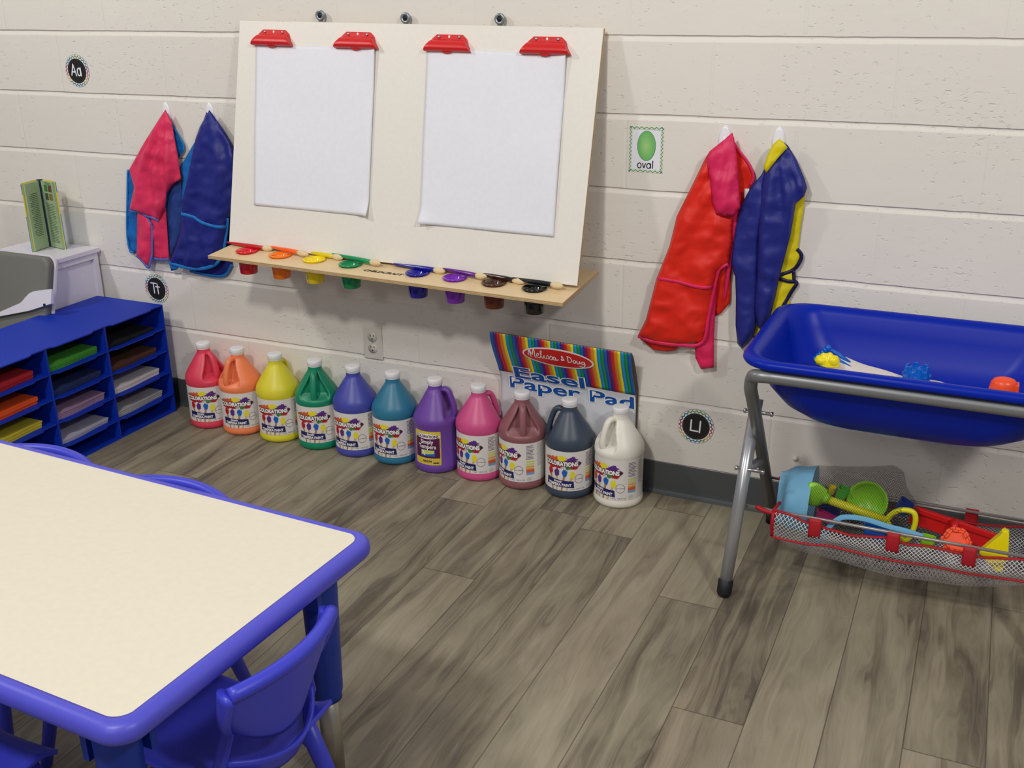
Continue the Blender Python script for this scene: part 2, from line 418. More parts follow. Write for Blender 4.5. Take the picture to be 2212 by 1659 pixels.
# red clips
def clip(u, v):
    b = MB(); mx = T(u, v, 0) @ Matrix.Diagonal((1.19, 1, 1, 1))
    b.add(([(-.037, .031, .001), (.037, .031, .001), (.056, .004, .001), (-.056, .004, .001), (-.035, .047, .001), (.035, .047, .001),
            (-.037, .031, .006), (.037, .031, .006), (.056, .004, .006), (-.056, .004, .006), (-.033, .047, .006), (.033, .047, .006),
            (-.046, .036, .001), (.046, .036, .001), (-.046, .034, .006), (.046, .034, .006)],
           [(10, 11, 15, 14), (14, 15, 8, 9), (4, 12, 13, 5), (12, 3, 2, 13), (4, 5, 11, 10), (5, 13, 15, 11), (13, 2, 8, 15), (2, 3, 9, 8), (3, 12, 14, 9), (12, 4, 10, 14)]), m_red, False, mx)
    sec = [(.034, .004), (.032, .011), (.026, .019), (.016, .025), (.008, .026), (.002, .022), (-.001, .014), (-.001, .008), (.001, .003)]
    def g(a, t):
        s = t*(len(sec)-1); i = min(int(s), len(sec)-2); fr = s-i
        vv = sec[i][0]*(1-fr)+sec[i+1][0]*fr; ww = sec[i][1]*(1-fr)+sec[i+1][1]*fr
        h = .043+(.062-.043)*min(1, max(0, (.034-vv)/.034)); return ((a*2-1)*h, vv, ww)
    gv, gf = grid(g, 10, 16); nn = 11
    b.add((gv, gf+[tuple(i*nn for i in range(17)), tuple(i*nn+10 for i in range(17))[::-1]]), m_red, True, mx)
    b.add(lathe([(0, 0), (.017, 0), (.017, .003), (0, .003)], 24), m_red, True, mx @ T(0, .005, .012) @ Matrix.Diagonal((1, .62, 1, 1)))
    b.add(lathe([(.0035, 0), (.0035, .0065), (0, .0068)], 16), m_white, True, mx @ T(0, .041, 0) @ Matrix.Diagonal((.8, 1.2, 1, 1)))
    o = b.build('clip', easel, bevel=.001); tag(o, 'red plastic spring clip')
    for s in (-1, 1):
        r = MB().add(lathe([(.0042, .003), (.0042, .008), (.003, .0098), (0, .0102)], 16), m_steel, True, T(u+s*.032, v+.040, 0)); tag(r.build('rivet', o), 'silver rivet')
for q in [(0.1325,0.6132),(0.4308,0.6127),(0.7321,0.6116),(1.03,0.6123)]: clip(q[0], q[1]-.002)
# sheets of paper held by the clips
def sheet(corn, seed, label, cornr):
    t = MB(); (a, b_, c, d) = [Vector((*q, 0)) for q in corn]   # TL TR BR BL
    def g(i, j):
        p = (a*(1-i)+b_*i)*(1-j)+(d*(1-i)+c*i)*j
        wv = .004+.0035*noise.noise(Vector((i*2.2+seed, j*2.6, seed)))+.004*j*abs(i-.5)
        wv += .0025*sin(i*pi)*exp(-((j-.15)/.2)**2)
        wv = max(wv, .0016)
        di = sqrt(((i-cornr)/.13)**2+((j-1)/.10)**2)
        if di < 1: wv += .016*(1-di)**1.5
        k = sqrt(((i-1)/.12)**2+((j)/.25)**2)
        if k < 1: wv += .008*(1-k)**1.5
        return (p.x, p.y, wv)
    t.add(grid(g, 40, 50), m_paper)
    o = t.build('paper_sheet', solid=.0003); o.matrix_world = MXB; tag(o, label, 'paper', 'blank paper sheets on the easel')
sheet([(0.06837,0.6137),(0.4946,0.6136),(0.509,0.1307),(0.09246,0.1287)], 1.3, 'left blank sheet of white paper clipped to the easel board', 1)
sheet([(0.6637,0.6193),(1.091,0.6121),(1.104,0.1257),(0.6839,0.1245)], 4.1, 'right blank sheet of white paper clipped to the easel board', 0)
# paint pots + brushes
def cupm(i): return [('red', rgb(222, 22, 40)), ('orange', rgb(255, 128, 0)), ('yellow', rgb(250, 222, 20)), ('green', rgb(0, 140, 82)), ('blue', rgb(18, 16, 150)), ('purple', rgb(130, 40, 190)), ('brown', rgb(72, 40, 22)), ('black', rgb(14, 16, 16))][i]
for i, c in enumerate(CUPS):
    nm, cc = cupm(i); w_ = MXT @ Vector((c.x, cy, 0)); m_ = mat(nm+'_pot_plastic', cc, .16, coat=.3); m2 = m_
    if nm == 'brown': m2 = mat('reddish_pot_body', rgb(104, 44, 26), .3)
    t = thing('paint_pot', nm+' no-spill paint pot with lid sunk in the easel tray', 'paint pot', w_, group='paint pots in the easel tray')
    MB().add(lathe([(0, -.068), (.0255, -.068), (.0275, -.066), (.0308, .0008), (.029, .0008), (.0262, -.064), (0, -.064)], 36), m2).build('pot_body', t, recalc=False)
    l = MB().add(lathe([(0, -.0165), (.0115, -.016), (.0145, -.013), (.0215, -.0005), (.0290, -.001), (.0345, .0012), (.0355, .003), (.0350, .0052), (.0325, .0066), (.0290, .0060), (.0270, .0046), (.0225, .0040), (.0205, .001), (.0130, -.013), (.0105, -.015), (0, -.015)], 40), m_)
    l.add(tube([(-.026, -.017, .0052), (-.012, -.0195, .0056), (.012, -.0195, .0056), (.026, -.017, .0052)], .0014, 6), m_)
    l.build('lid', t, recalc=False)
BR = [('red', [(1.019,-0.1767,0.6927),(1.17,-0.1888,0.6893),(1.202,-0.1824,0.6892)], rgb(196, 22, 26)), ('orange', [(1.19,-0.1814,0.6945),(1.311,-0.2017,0.6909),(1.352,-0.2088,0.6897)], rgb(255, 100, 30)), ('yellow', [(1.286,-0.1676,0.689),(1.427,-0.1845,0.6853),(1.463,-0.1882,0.6845)], rgb(224, 204, 30)),
      ('green', [(1.414,-0.1771,0.6911),(1.571,-0.2048,0.6864),(1.606,-0.208,0.6855)], rgb(0, 146, 84)), ('dark blue', [(1.634,-0.1841,0.6819),(1.777,-0.1902,0.6791),(1.814,-0.1942,0.6782)], rgb(20, 26, 140)), ('purple', [(1.8,-0.1846,0.6841),(1.92,-0.2057,0.6805),(1.954,-0.2078,0.6798)], rgb(98, 24, 130)),
      ('brown', [(1.886,-0.1705,0.6788),(2.029,-0.1922,0.6748),(2.067,-0.1987,0.6736)], rgb(52, 28, 24)), ('black', [(2.002,-0.1926,0.6802),(2.149,-0.2025,0.677),(2.186,-0.2066,0.676)], rgb(14, 20, 22))]
m_bris = mat('hog_bristle', rgb(226, 204, 160), .8, noise_amt=.2, bscale=300)
for nm, (a, f_, e), cc in BR:
    a, f_, e = Vector(a), Vector(f_), Vector(e); t = thing('paint_brush', nm+' handled paint brush lying along the foot of the easel board', 'paint brush', a, group='paint brushes on the easel tray')
    d = f_-a; L = d.length; d.normalize(); pts = [d*L*k for k in (0, .02, .2, .55, .8, .97, 1)]; m_ = mat(nm+'_brush_lacquer', cc, .25, coat=.4)
    MB().add(tube(pts, [.0015, .003, .0044, .0066, .0076, .0070, .0066], 14), m_).build('handle', t)
    g = e-f_; MB().add(tube([f_-a-d*.001, f_-a+g*.15, f_-a+g*.5, f_-a+g*.85, f_-a+g], [.0066, .0085, .0098, .0062, .001], 14), m_bris).build('bristles', t)

# round hook heads above the board
m_zinc = mat('grey_zinc', rgb(150, 158, 162), .35, metal=.6); m_navy = mat('dark_rubber', rgb(14, 16, 30), .6)
for k, q in enumerate([(1.325,1.372),(1.616,1.365),(1.915,1.363)]):
    t = thing('round_hanger', ('leftmost', 'middle', 'rightmost')[k]+' round grey hanger on the wall above the easel board', 'wall hanger', (q[0], 0, q[1]), group='round hangers above the easel')
    MB().add(lathe([(0, 0), (.008, 0), (.008, .010), (.0135, .010), (.0155, .013), (.0155, .018), (.0135, .020), (.0078, .0195), (.0072, .014), (0, .014)], 28), m_zinc, True, RX(pi/2)).build('ring', t, recalc=False)
    MB().add(lathe([(0, .014), (.0070, .0142), (.0068, .0188), (0, .0192)], 20), m_navy, True, RX(pi/2)).build('plug', t)
    MB().add(box(-.009, .009, -.014, -.006, -.030, -.008), m_steel, False).add(box(-.009, .009, -.010, -.0005, -.030, -.026), m_steel, False).build('bracket', t, bevel=.0015)

# ------------------------------------------------------------------ wall pieces
def badge(name, label, cx, cz, strokes):
    t = thing('letter_badge', label, 'letter sticker', (cx, 0, cz), group='round letter stickers')
    R = .0535; b = MB(); y = lambda h: (lambda x, z: (x, -h, z))
    b.add(lathe([(0, 0), (R, 0), (R, .0008), (0, .0008)], 64), m_black, False, RX(pi/2))
    b.add(lift(fill(ell(0, 0, R-.0008, R-.0008, 64), .02), y(.0010)), m_paper, False)
    NT = 48
    cols = {'g': rgb(110, 150, 50), 't': rgb(50, 130, 140), 'k': rgb(12, 12, 12), 'r': rgb(168, 30, 58), 'o': rgb(214, 110, 40), 'y': rgb(222, 178, 60), 'b': rgb(40, 110, 140)}
    seq = 'ggggggggttttttkkrrrrrrooooyyyygggtttbbbbbbtttbbb'
    # symmetrical around the vertical axis, top first
    half = 'gggggttttkrrrrooyyyggbbbb'
    for i in range(NT):
        a0 = 2*pi*i/NT; fr = min(i, NT-i)/(NT/2); c = half[min(24, int(fr*24.99))]
        def pt(a, r): return (sin(a)*r, cos(a)*r)
        zig = lambda k: .0445 if k % 2 else .0500
        a1 = 2*pi*(i+1)/NT; r0, r1 = zig(i), zig(i+1)
        wv = .0021
        q = [pt(a0, r0-wv), pt(a1, r1-wv), pt(a1, r1+wv), pt(a0, r0+wv)]
        b.add(([(p[0], -.0014, p[1]) for p in q], [(0, 1, 2, 3)]), mat('badge_'+c, cols[c], .5), False)
    b.add(lift(fill(ell(0, 0, .0412, .0412, 64), .02), y(.0016)), m_black, False)
    for i in range(72):
        a = 2*pi*i/72; b.add(([(sin(a+e)*r, -.0019, cos(a+e)*r) for e, r in ((-.012, .0366), (.012, .0366), (.012, .0376), (-.012, .0376))], [(0, 1, 2, 3)]), mat('badge_dash', rgb(120, 118, 112), .6), False)
    b.build('disc', t, recalc=False)
    l = MB()
    for hi, st in enumerate(strokes):
        hz = .0020+.0003*hi
        cl = st[0] == 'c'; pts = st[1:] if cl else st
        l.add(lift(stroke(pts, .0046, cl, 6, len(pts) > 3), y(hz)), m_paper, False)
        if not cl:
            for p in (pts[0], pts[-1]): l.add(lift(fill(ell(p[0], p[1], .0023, .0023, 10), .01), y(hz+.00015)), m_paper, False)
    l.build('letters', t, recalc=False)
badge('a', 'round black sticker reading Aa, high on the left wall', *[(0.3059,1.191)][0], [[(-.0255, -.014), (-.0145, .0215)], [(-.0145, .0215), (-.0035, -.016)], [(-.0205, -.003), (-.0075, -.004)], ['c', (.0105, .009), (.0155, .0045), (.0165, -.0045), (.0145, -.013), (.009, -.0155), (.0040, -.0105), (.0033, -.001), (.0055, .006)], [(.0180, .0105), (.0190, -.0155)]])
badge('t', 'round black sticker reading Tt, just above the blue paper organizer', *[(0.5306,0.4422)][0], [[(-.0225, .020), (.000, .020)], [(-.011, .020), (-.010, -.0165)], [(.0065, .020), (.0085, -.0175)], [(-.001, .008), (.016, .008)]])
badge('l', 'round black sticker reading Ll, low on the wall between the jugs and sand table', *[(2.525,0.2354)][0], [[(-.014, .019), (-.0155, -.0135)], [(-.0155, -.0135), (.006, -.0145)], [(.0135, .0185), (.0115, -.0165)]])
# oval card
c4 = [(2.296,1.089),(2.394,1.085),(2.391,0.9651),(2.294,0.9645)]
cx = sum(q[0] for q in c4)/4; cz = sum(q[1] for q in c4)/4; hw_, hh_ = .0485, .0620
t = thing('shape_card', 'rectangular wall card with a green oval and the word oval', 'wall card', (cx, 0, cz)); b = MB()
y = lambda h: (lambda x, z: (x, -h, z))
m_card = mat('card_pale_green', rgb(214, 226, 206), .6); m_dg = mat('card_dark_green', rgb(52, 118, 62), .6); m_ov = N('card_oval')
tcv = m_ov.new('TexCoord'); X_, Y_, Z_ = m_ov.sep(tcv.outputs['Object'])
dd = m_ov.math('SQRT', m_ov.math('ADD', m_ov.math('POWER', m_ov.math('DIVIDE', X_, .026), 2), m_ov.math('POWER', m_ov.math('DIVIDE', m_ov.math('SUBTRACT', Z_, .010), .040), 2)))
m_ov.put(m_ov.b.inputs['Base Color'], m_ov.ramp(dd, [(0, rgb(160, 208, 130)), (.9, rgb(108, 184, 100))])); m_ov.b.inputs['Roughness'].default_value = .5
b.add(box(-hw_, hw_, -.0008, 0, -hh_, hh_), m_card, False)
b.add(([(x*(hw_-.0085), -.0010, z*(hh_-.0085)) for x, z in ((-1, -1), (1, -1), (1, 1), (-1, 1))], [(0, 1, 2, 3)]), m_paper, False)
b.add(lift(fill(ell(.001, .0105, .0262, .0405, 48), .02), y(.0013)), m_dg, False).add(lift(fill(ell(.001, .0105, .0252, .0395, 48), .02), y(.0016)), m_ov.m, False)
def zz(x0, z0, x1, z1, n, amp):
    P = []; L = sqrt((x1-x0)**2+(z1-z0)**2); nx, nz = -(z1-z0)/L, (x1-x0)/L
    for i in range(2*n+1):
        f = i/(2*n); s = amp if i % 2 else -amp; P.append((x0+(x1-x0)*f+nx*s, z0+(z1-z0)*f+nz*s))
    return stroke(P, .0019, False, 1, False)
for a in ((-hw_, hh_-.0035, hw_, hh_-.0035, 7), (-hw_, -hh_+.0045, hw_, -hh_+.0035, 7), (-hw_+.0038, hh_, -hw_+.0038, -hh_, 12), (hw_-.0038, hh_, hw_-.0038, -hh_, 12)):
    b.add(lift(zz(*a, .0026), y(.0012)), m_dg, False)
for i in range(26): b.add(lift(fill(ell(-.038+.076*i/25, hh_-.0082, .0007, .0009, 6), .01), y(.0014)), m_dg, False)
b.build('card', t, recalc=False)
_y = y; y = lambda h: (lambda x, z: _y(h)(x, z+.0035))
l = MB(); 
l.add(lift(stroke([(-.0225, -.0445), (-.0175, -.0395), (-.0125, -.0445), (-.0135, -.051), (-.0175, -.0535), (-.0215, -.051)], .0027, True, 6), y(.0016)), m_black, False)
l.add(lift(stroke([(-.009, -.0395), (-.0045, -.0530)], .0027), y(.0016)), m_black, False).add(lift(stroke([(-.0045, -.0530), (.0005, -.0395)], .0027), y(.0016)), m_black, False)
l.add(lift(stroke([(.0135, -.0445), (.0095, -.0395), (.0045, -.0435), (.0040, -.0500), (.0085, -.0535), (.0130, -.0505)], .0027, True, 6), y(.0016)), m_black, False)
l.add(lift(stroke([(.0140, -.0395), (.0148, -.0535)], .0027), y(.0016)), m_black, False).add(lift(stroke([(.0205, -.0320), (.0198, -.0535)], .0027), y(.0016)), m_black, False)
l.build('lettering', t, recalc=False)
# power outlet
m_outlet = mat('outlet_ivory', rgb(214, 210, 200), .35); m_slot = mat('outlet_slot', rgb(60, 56, 52), .6)
t = thing('power_outlet', 'white double power outlet on the wall below the easel', 'outlet', (1.4335, 0, .3555))
MB().add(box(-.0355, .0355, -.006, 0, -.0575, .0575), m_outlet, False).build('plate', t, bevel=.004, seg=3)
for s in (-1, 1):
    b = MB().add(lathe([(0, .0055), (.0172, .0055), (.0172, .0078), (0, .0082)], 32), m_outlet, True, T(0, 0, s*.0195) @ RX(pi/2)).build('receptacle', t)
    q = MB().add(box(-.0075, -.0050, -.0087, -.0075, s*.0195+.001, s*.0195+.009), m_slot, False).add(box(.0050, .0075, -.0087, -.0075, s*.0195+.002, s*.0195+.009), m_slot, False)
    q.add(lathe([(0, .0075), (.0026, .0075), (.0026, .0087), (0, .0087)], 12), m_slot, False, T(0, 0, s*.0195-.0065) @ RX(pi/2)); q.build('slots', b)
MB().add(lathe([(0, .006), (.003, .006), (.0025, .0072), (0, .0075)], 14), m_steel, True, RX(pi/2)).build('screw', t)
q = [(2.817,0.1855)][0]
tag(MB().add(lathe([(0, 0), (.0085, 0), (.008, .004), (.004, .008), (0, .009)], 20), mat('painted_bolt', rgb(222, 216, 206), .4), True, T(q[0], 0, q[1]) @ RX(pi/2)).build('bolt_head'), 'white painted bolt head low on the wall above the mesh toy basket', 'bolt')

# ------------------------------------------------------------------ hooks and smocks
m_hook = mat('white_hook', rgb(240, 240, 246), .3)
def hook(x, z, label):
    t = thing('adhesive_hook', label, 'wall hook', (x, 0, z), group='white adhesive hooks')
    def g(a, s):  # pointed-oval plate
        an = 2*pi*a; w = .0165*sin(an); h = .036*cos(an); w *= (1-.18*cos(an)); return (w*s, -.004-.003*(1-s*s) if s < .99 else -.0005, h*s-.012)
    MB().add(grid(g, 32, 8, True), m_hook).build('plate', t)
    MB().add(tube(spline([(0, -.004, -.008), (0, -.008, -.020), (0, -.013, -.030), (0, -.020, -.031), (0, -.023, -.022)], 6), .0045, 12), m_hook).build('hook_arm', t)
HK = [(0.6774,1.076),(0.8602,1.08),(2.559,1.077),(2.699,1.079)]
for q, l in zip(HK, ('white hook holding the pink smock', 'white hook holding the navy smock left of the easel', 'white hook holding the red smock', 'white hook holding the navy and yellow smock')): hook(q[0], q[1], l)

class Cloth:
    def __init__(s, t, apex, seed): s.t = t; s.ap = apex; s.seed = seed
    def depth(s, x, z, poly, base, puff, fa, fk):
        d = edist(x, z, poly); e = 1-exp(-d/.012); th = atan2(x-s.ap[0], s.ap[1]+.03-z); r = sqrt((x-s.ap[0])**2+(z-s.ap[1])**2)
        ph = noise.noise(Vector((x*5, z*4, s.seed)))*3.2
        q_ = ((fk*th+ph)/pi) % 1; w = fa*(abs(q_*2-1)*1.6-.8)*min(1, r/.12)
        w += .0045*noise.noise(Vector((x*13+s.seed, z*9, s.seed)))+.0036*(1-abs(noise.noise(Vector((x*14+z*8, z*20-x*6, s.seed*2))))*3.4)+.0016*(1-abs(noise.noise(Vector((x*40-z*22, z*44, s.seed*3))))*3)
        k = min(1, r/.16)
        return base*(.75+.25*k)+.55*puff*e*(.35+.65*k)+w*min(1, d/.012)
    def panel(s, name, poly, m, base, puff=.02, fa=.007, fk=9, label=None, parent=None):
        fl = fill(poly, .0085); o = Vector(s.t.location)
        vs = [(x-o.x, -s.depth(x, z, poly, base, puff, fa, fk)-o.y, z-o.z) for x, z in fl[0]]
        vs = [(a, min(b_, -.004-o.y), c) for a, b_, c in vs]
        q = MB().add((vs, fl[1]), m).build(name, parent or s.t, solid=.0016, off=0)
        if label: tag(q, label)
        s.last = (poly, base, puff, fa, fk); return q
    def trim(s, paths, m, name='binding', label=None, r=.0042, poly=None):
        p_, base, puff, fa, fk = poly or s.last; o = Vector(s.t.location)
        for path in paths:
            b = MB()
            P = spline(path, 5); pts = [(p.x-o.x, -s.depth(p.x, p.y, p_, base, puff, fa, fk)-o.y-.0022, p.y-o.z) for p in P]
            pts = [(a, min(b_, -.006-o.y), c) for a, b_, c in pts]
            b.add(tube(pts, r, 8, flat=.45, up=(0, 1, 0)), m)
            q = b.build(name, s.t)
            if label: tag(q, label)
def fab(name, c, r=.42, tr=0): 
    m = mat(name, c, r, spec=.35, noise_amt=.05, bump=.25, bscale=900); return m
f_pink = fab('smock_pink', rgb(226, 52, 96)); f_lb = fab('smock_light_blue', rgb(20, 104, 182)); f_trim = fab('smock_blue_trim', rgb(30, 118, 196)); f_navy = fab('smock_navy', rgb(34, 42, 128)); f_navy2 = fab('smock_navy_panel', rgb(40, 66, 134))
f_red = fab('smock_red', rgb(226, 40, 24)); f_mag = fab('smock_magenta', rgb(222, 36, 92)); f_yel = fab('smock_yellow', rgb(226, 208, 20)); f_nt = fab('smock_navy_trim', rgb(26, 22, 66)); f_trim2 = fab('smock_periwinkle', rgb(84, 110, 190))
# A pink smock
ap = [(0.6967,1.077)][0]
t = thing('art_smock', 'pink child\'s art smock with light blue edging on the leftmost hook', 'smock', (ap[0], -.05, ap[1]-.25)); c = Cloth(t, ap, 1.7)
c.panel('back_panel', [(0.6761,1.069),(0.7047,1.03),(0.738,0.9744),(0.7427,0.9535),(0.7295,0.9355),(0.7088,0.915),(0.7134,0.8644),(0.6727,0.7823),(0.6377,0.6986),(0.6073,0.5631),(0.5359,0.5547),(0.4579,0.5714),(0.4407,0.5784),(0.4391,0.6411),(0.4634,0.7679),(0.4834,0.866),(0.5496,0.8786),(0.5923,0.9754)], f_lb, .010, .006, .003, label='light blue back of the smock')
c.trim([[(0.4834,0.866),(0.4634,0.7679),(0.4391,0.6411),(0.4407,0.5784),(0.4581,0.5722)], [(0.6783,1.067),(0.6936,1.045),(0.7028,1.019),(0.726,0.993),(0.743,0.9555),(0.7207,0.9273)]], f_trim, label='blue binding')
c.panel('lower_skirt', [(0.5668,0.7216),(0.6438,0.7476),(0.6286,0.5655),(0.5895,0.561),(0.5492,0.5639)], f_pink, .024, .008, .004)
c.trim([[(0.5492,0.5639),(0.5895,0.561),(0.6286,0.5655)]], f_trim2, label='blue hem binding')
c.panel('hanging_sleeve', [(0.5202,0.7323),(0.5598,0.7189),(0.5714,0.6953),(0.5781,0.6794),(0.5626,0.5826),(0.5383,0.5275),(0.5141,0.5486),(0.4872,0.5664),(0.5048,0.6527)], f_pink, .030, .018, .004)
c.trim([[(0.4872,0.5664),(0.514,0.5477),(0.5383,0.5275),(0.5528,0.5565),(0.5626,0.5826),(0.5781,0.6794),(0.5714,0.6953),(0.5595,0.7168)]], f_trim2, label='blue sleeve binding')
c.panel('front_panel', [(0.6969,1.078),(0.72,1.038),(0.7222,1.006),(0.734,0.9245),(0.734,0.8547),(0.6968,0.8319),(0.6641,0.8021),(0.6483,0.7458),(0.6153,0.702),(0.5696,0.7148),(0.5246,0.7277),(0.4867,0.729),(0.5225,0.8096),(0.5129,0.8723),(0.5923,0.9637),(0.6544,1.032)], f_pink, .034, .030, .012, 13)
c.trim([[(0.4866,0.7282),(0.5246,0.7277),(0.5668,0.7137)], [(0.5618,0.715),(0.5898,0.711),(0.6164,0.7029)]], f_trim2, label='blue pocket binding')
# B navy smock
ap = [(0.8795,1.081)][0]
t = thing('art_smock', 'navy blue child\'s art smock with bright blue edging beside the easel', 'smock', (ap[0], -.05, ap[1]-.25)); c = Cloth(t, ap, 5.2)
c.panel('rear_panel', [(0.8507,1.073),(0.8796,1.04),(0.9086,1.016),(0.9337,0.983),(0.9482,0.9309),(0.9288,0.799),(0.9007,0.638),(0.8891,0.5677),(0.8604,0.5319),(0.8227,0.5207),(0.7619,0.5221),(0.7035,0.5281),(0.7047,0.6208),(0.7601,0.7874),(0.7992,0.9843)], f_navy, .008, .004, .002, label='rear of the smock')
c.trim([[(0.8891,0.5677),(0.8603,0.5311),(0.8226,0.5198),(0.7618,0.5213),(0.7034,0.5273)], [(0.8795,1.04),(0.9086,1.016),(0.9037,1.008)], [(0.8801,0.7245),(0.9137,0.7342)]], f_trim, r=.0052, label='bright blue binding')
c.panel('side_panel', [(0.6723,0.8247),(0.7156,0.8433),(0.7159,0.748),(0.6928,0.6652),(0.6533,0.6041),(0.625,0.5577),(0.6294,0.6393),(0.6252,0.6678),(0.6437,0.7588)], f_navy2, .016, .008, .003, label='lighter navy side panel')
c.panel('sleeve_lining', [(0.8114,0.9899),(0.8222,0.9809),(0.7924,0.8954),(0.7544,0.8072),(0.7195,0.7431),(0.7188,0.7969),(0.7313,0.8451),(0.7276,0.8917),(0.7636,0.9323)], f_lb, .022, .006, .003, label='light blue sleeve lining')
c.panel('front_panel', [(0.8797,1.083),(0.9013,1.058),(0.9253,1.028),(0.9548,0.9847),(0.9751,0.9429),(0.9762,0.9148),(0.9552,0.807),(0.9429,0.7674),(0.9166,0.7322),(0.9041,0.6858),(0.8856,0.6282),(0.869,0.5964),(0.8377,0.5678),(0.7745,0.5477),(0.7028,0.5465),(0.6379,0.5553),(0.6714,0.6091),(0.7024,0.6691),(0.7241,0.7434),(0.7367,0.792),(0.7735,0.8765),(0.8149,0.9894),(0.836,1.028)], f_navy, .034, .028, .008, 9)
pb = c.last
c.trim([[(0.7226,0.74),(0.7524,0.7375),(0.7811,0.7293),(0.819,0.7167),(0.8571,0.7074),(0.9082,0.7059)], [(0.9169,0.735),(0.9041,0.6858),(0.8856,0.6282),(0.869,0.5964),(0.8377,0.5678),(0.7746,0.5485),(0.7029,0.5469),(0.6411,0.5556)]], f_trim, r=.0060, label='bright blue pocket and hem binding')
c.panel('hem_corner', [(0.6317,0.5523),(0.673,0.5437),(0.6636,0.5332),(0.6379,0.5256)], f_lb, .030, .004, .001)
# C red smock
ap = [(2.581,1.082)][0]
t = thing('art_smock', 'long red child\'s art smock with pink shoulder and pocket edging', 'smock', (ap[0], -.05, ap[1]-.3)); c = Cloth(t, ap, 8.8)
c.panel('back_panel', [(2.577,1.066),(2.6,1.037),(2.627,1.007),(2.645,0.967),(2.634,0.9412),(2.618,0.898),(2.613,0.8118),(2.6,0.705),(2.603,0.6242),(2.579,0.5894),(2.563,0.582),(2.55,0.7),(2.553,0.833),(2.562,0.9619)], f_red, .010, .006, .003)
c.trim([[(2.577,1.066),(2.601,1.036),(2.627,1.006),(2.643,0.9731),(2.636,0.9498)]], f_mag, label='pink neck binding')
c.panel('care_tag', [(2.625,0.9424),(2.637,0.9431),(2.638,0.916),(2.626,0.9164)], mat('white_tag', rgb(226, 222, 220), .6), .026, .001, 0, label='white care tag')
c.panel('lower_back', [(2.343,0.4953),(2.437,0.5143),(2.471,0.4853),(2.458,0.4692),(2.434,0.4613),(2.392,0.4615)], f_red, .018, .006, .002)
c.panel('hanging_sleeve', [(2.55,0.678),(2.567,0.6842),(2.566,0.6163),(2.567,0.5244),(2.572,0.4331),(2.555,0.4283),(2.536,0.4228),(2.518,0.4542),(2.513,0.5034),(2.53,0.5893)], f_mag, .022, .020, .004, label='pink sleeve hanging below the hem')
c.panel('side_sleeve', [(2.595,0.8651),(2.614,0.8844),(2.612,0.8407),(2.606,0.797),(2.602,0.7266),(2.594,0.6454),(2.587,0.6264),(2.588,0.7163),(2.596,0.7525)], f_mag, .022, .010, .003, label='pink folded sleeve')
c.panel('front_panel', [(2.526,1.033),(2.542,1.007),(2.554,0.9453),(2.575,0.875),(2.599,0.8662),(2.601,0.7999),(2.596,0.7384),(2.57,0.716),(2.562,0.6684),(2.552,0.5901),(2.539,0.507),(2.472,0.4916),(2.397,0.4915),(2.349,0.5026),(2.372,0.5549),(2.397,0.6738),(2.431,0.7718),(2.448,0.8567),(2.489,0.9496),(2.516,1.014)], f_red, .034, .034, .009, 9)
c.trim([[(2.403,0.6827),(2.435,0.6832),(2.481,0.677),(2.521,0.6722),(2.559,0.6734)], [(2.596,0.7384),(2.574,0.7208),(2.564,0.6776),(2.552,0.5901),(2.539,0.508),(2.472,0.4921),(2.397,0.4915),(2.351,0.5029)]], f_mag, r=.0050, label='pink pocket and hem binding')
c.panel('shoulder', [(2.586,1.087),(2.592,1.073),(2.601,1.034),(2.608,0.9932),(2.617,0.932),(2.623,0.897),(2.605,0.8726),(2.584,0.871),(2.56,0.8734),(2.548,0.9021),(2.538,0.9601),(2.523,1.017),(2.53,1.036),(2.564,1.066)], f_mag, .052, .026, .006, 11, label='pink shoulder and upper sleeve')
# D navy and yellow smock
ap = [(2.707,1.073)][0]
t = thing('art_smock', 'navy blue child\'s art smock with yellow panels behind the sand table', 'smock', (ap[0], -.05, ap[1]-.3)); c = Cloth(t, ap, 12.4)
c.panel('back_panel', [(2.709,1.064),(2.727,1.041),(2.772,0.9748),(2.78,0.9261),(2.775,0.8508),(2.773,0.7912),(2.781,0.7748),(2.779,0.7639),(2.767,0.7325),(2.778,0.6988),(2.758,0.6593),(2.766,0.638),(2.741,0.6083),(2.727,0.5704),(2.703,0.5492),(2.695,0.5335),(2.675,0.532),(2.663,0.6218),(2.68,0.8432),(2.693,1.011)], f_yel, .010, .006, .003, label='yellow back of the smock')
c.trim([[(2.771,0.7902),(2.782,0.7792),(2.784,0.7644),(2.774,0.7419),(2.757,0.7272),(2.73,0.7167)], [(2.729,0.7082),(2.752,0.7027),(2.778,0.6992),(2.767,0.6735),(2.744,0.6221),(2.724,0.5859)], [(2.767,0.7312),(2.771,0.7046)], [(2.703,0.5483),(2.691,0.5321),(2.675,0.5311)]], f_nt, r=.0050, label='navy binding')
c.panel('left_sleeve', [(2.673,0.9985),(2.666,0.9797),(2.649,0.9581),(2.633,0.9279),(2.618,0.889),(2.61,0.8415),(2.605,0.7763),(2.603,0.7411),(2.617,0.7028),(2.623,0.6453),(2.627,0.5687),(2.636,0.5145),(2.649,0.5014),(2.665,0.5184),(2.678,0.5393),(2.683,0.571),(2.68,0.6739),(2.675,0.8041),(2.688,0.9067)], f_navy, .030, .024, .008, 11)
c.panel('right_sleeve', [(2.715,1.069),(2.729,1.059),(2.754,1.023),(2.777,0.9799),(2.786,0.9562),(2.781,0.9347),(2.761,0.9137),(2.755,0.83),(2.737,0.7261),(2.729,0.6597),(2.717,0.5861),(2.705,0.5603),(2.688,0.5722),(2.675,0.6314),(2.675,0.7198),(2.67,0.8484),(2.67,0.9528),(2.677,0.9982),(2.698,1.022)], f_navy, .036, .032, .011, 13)
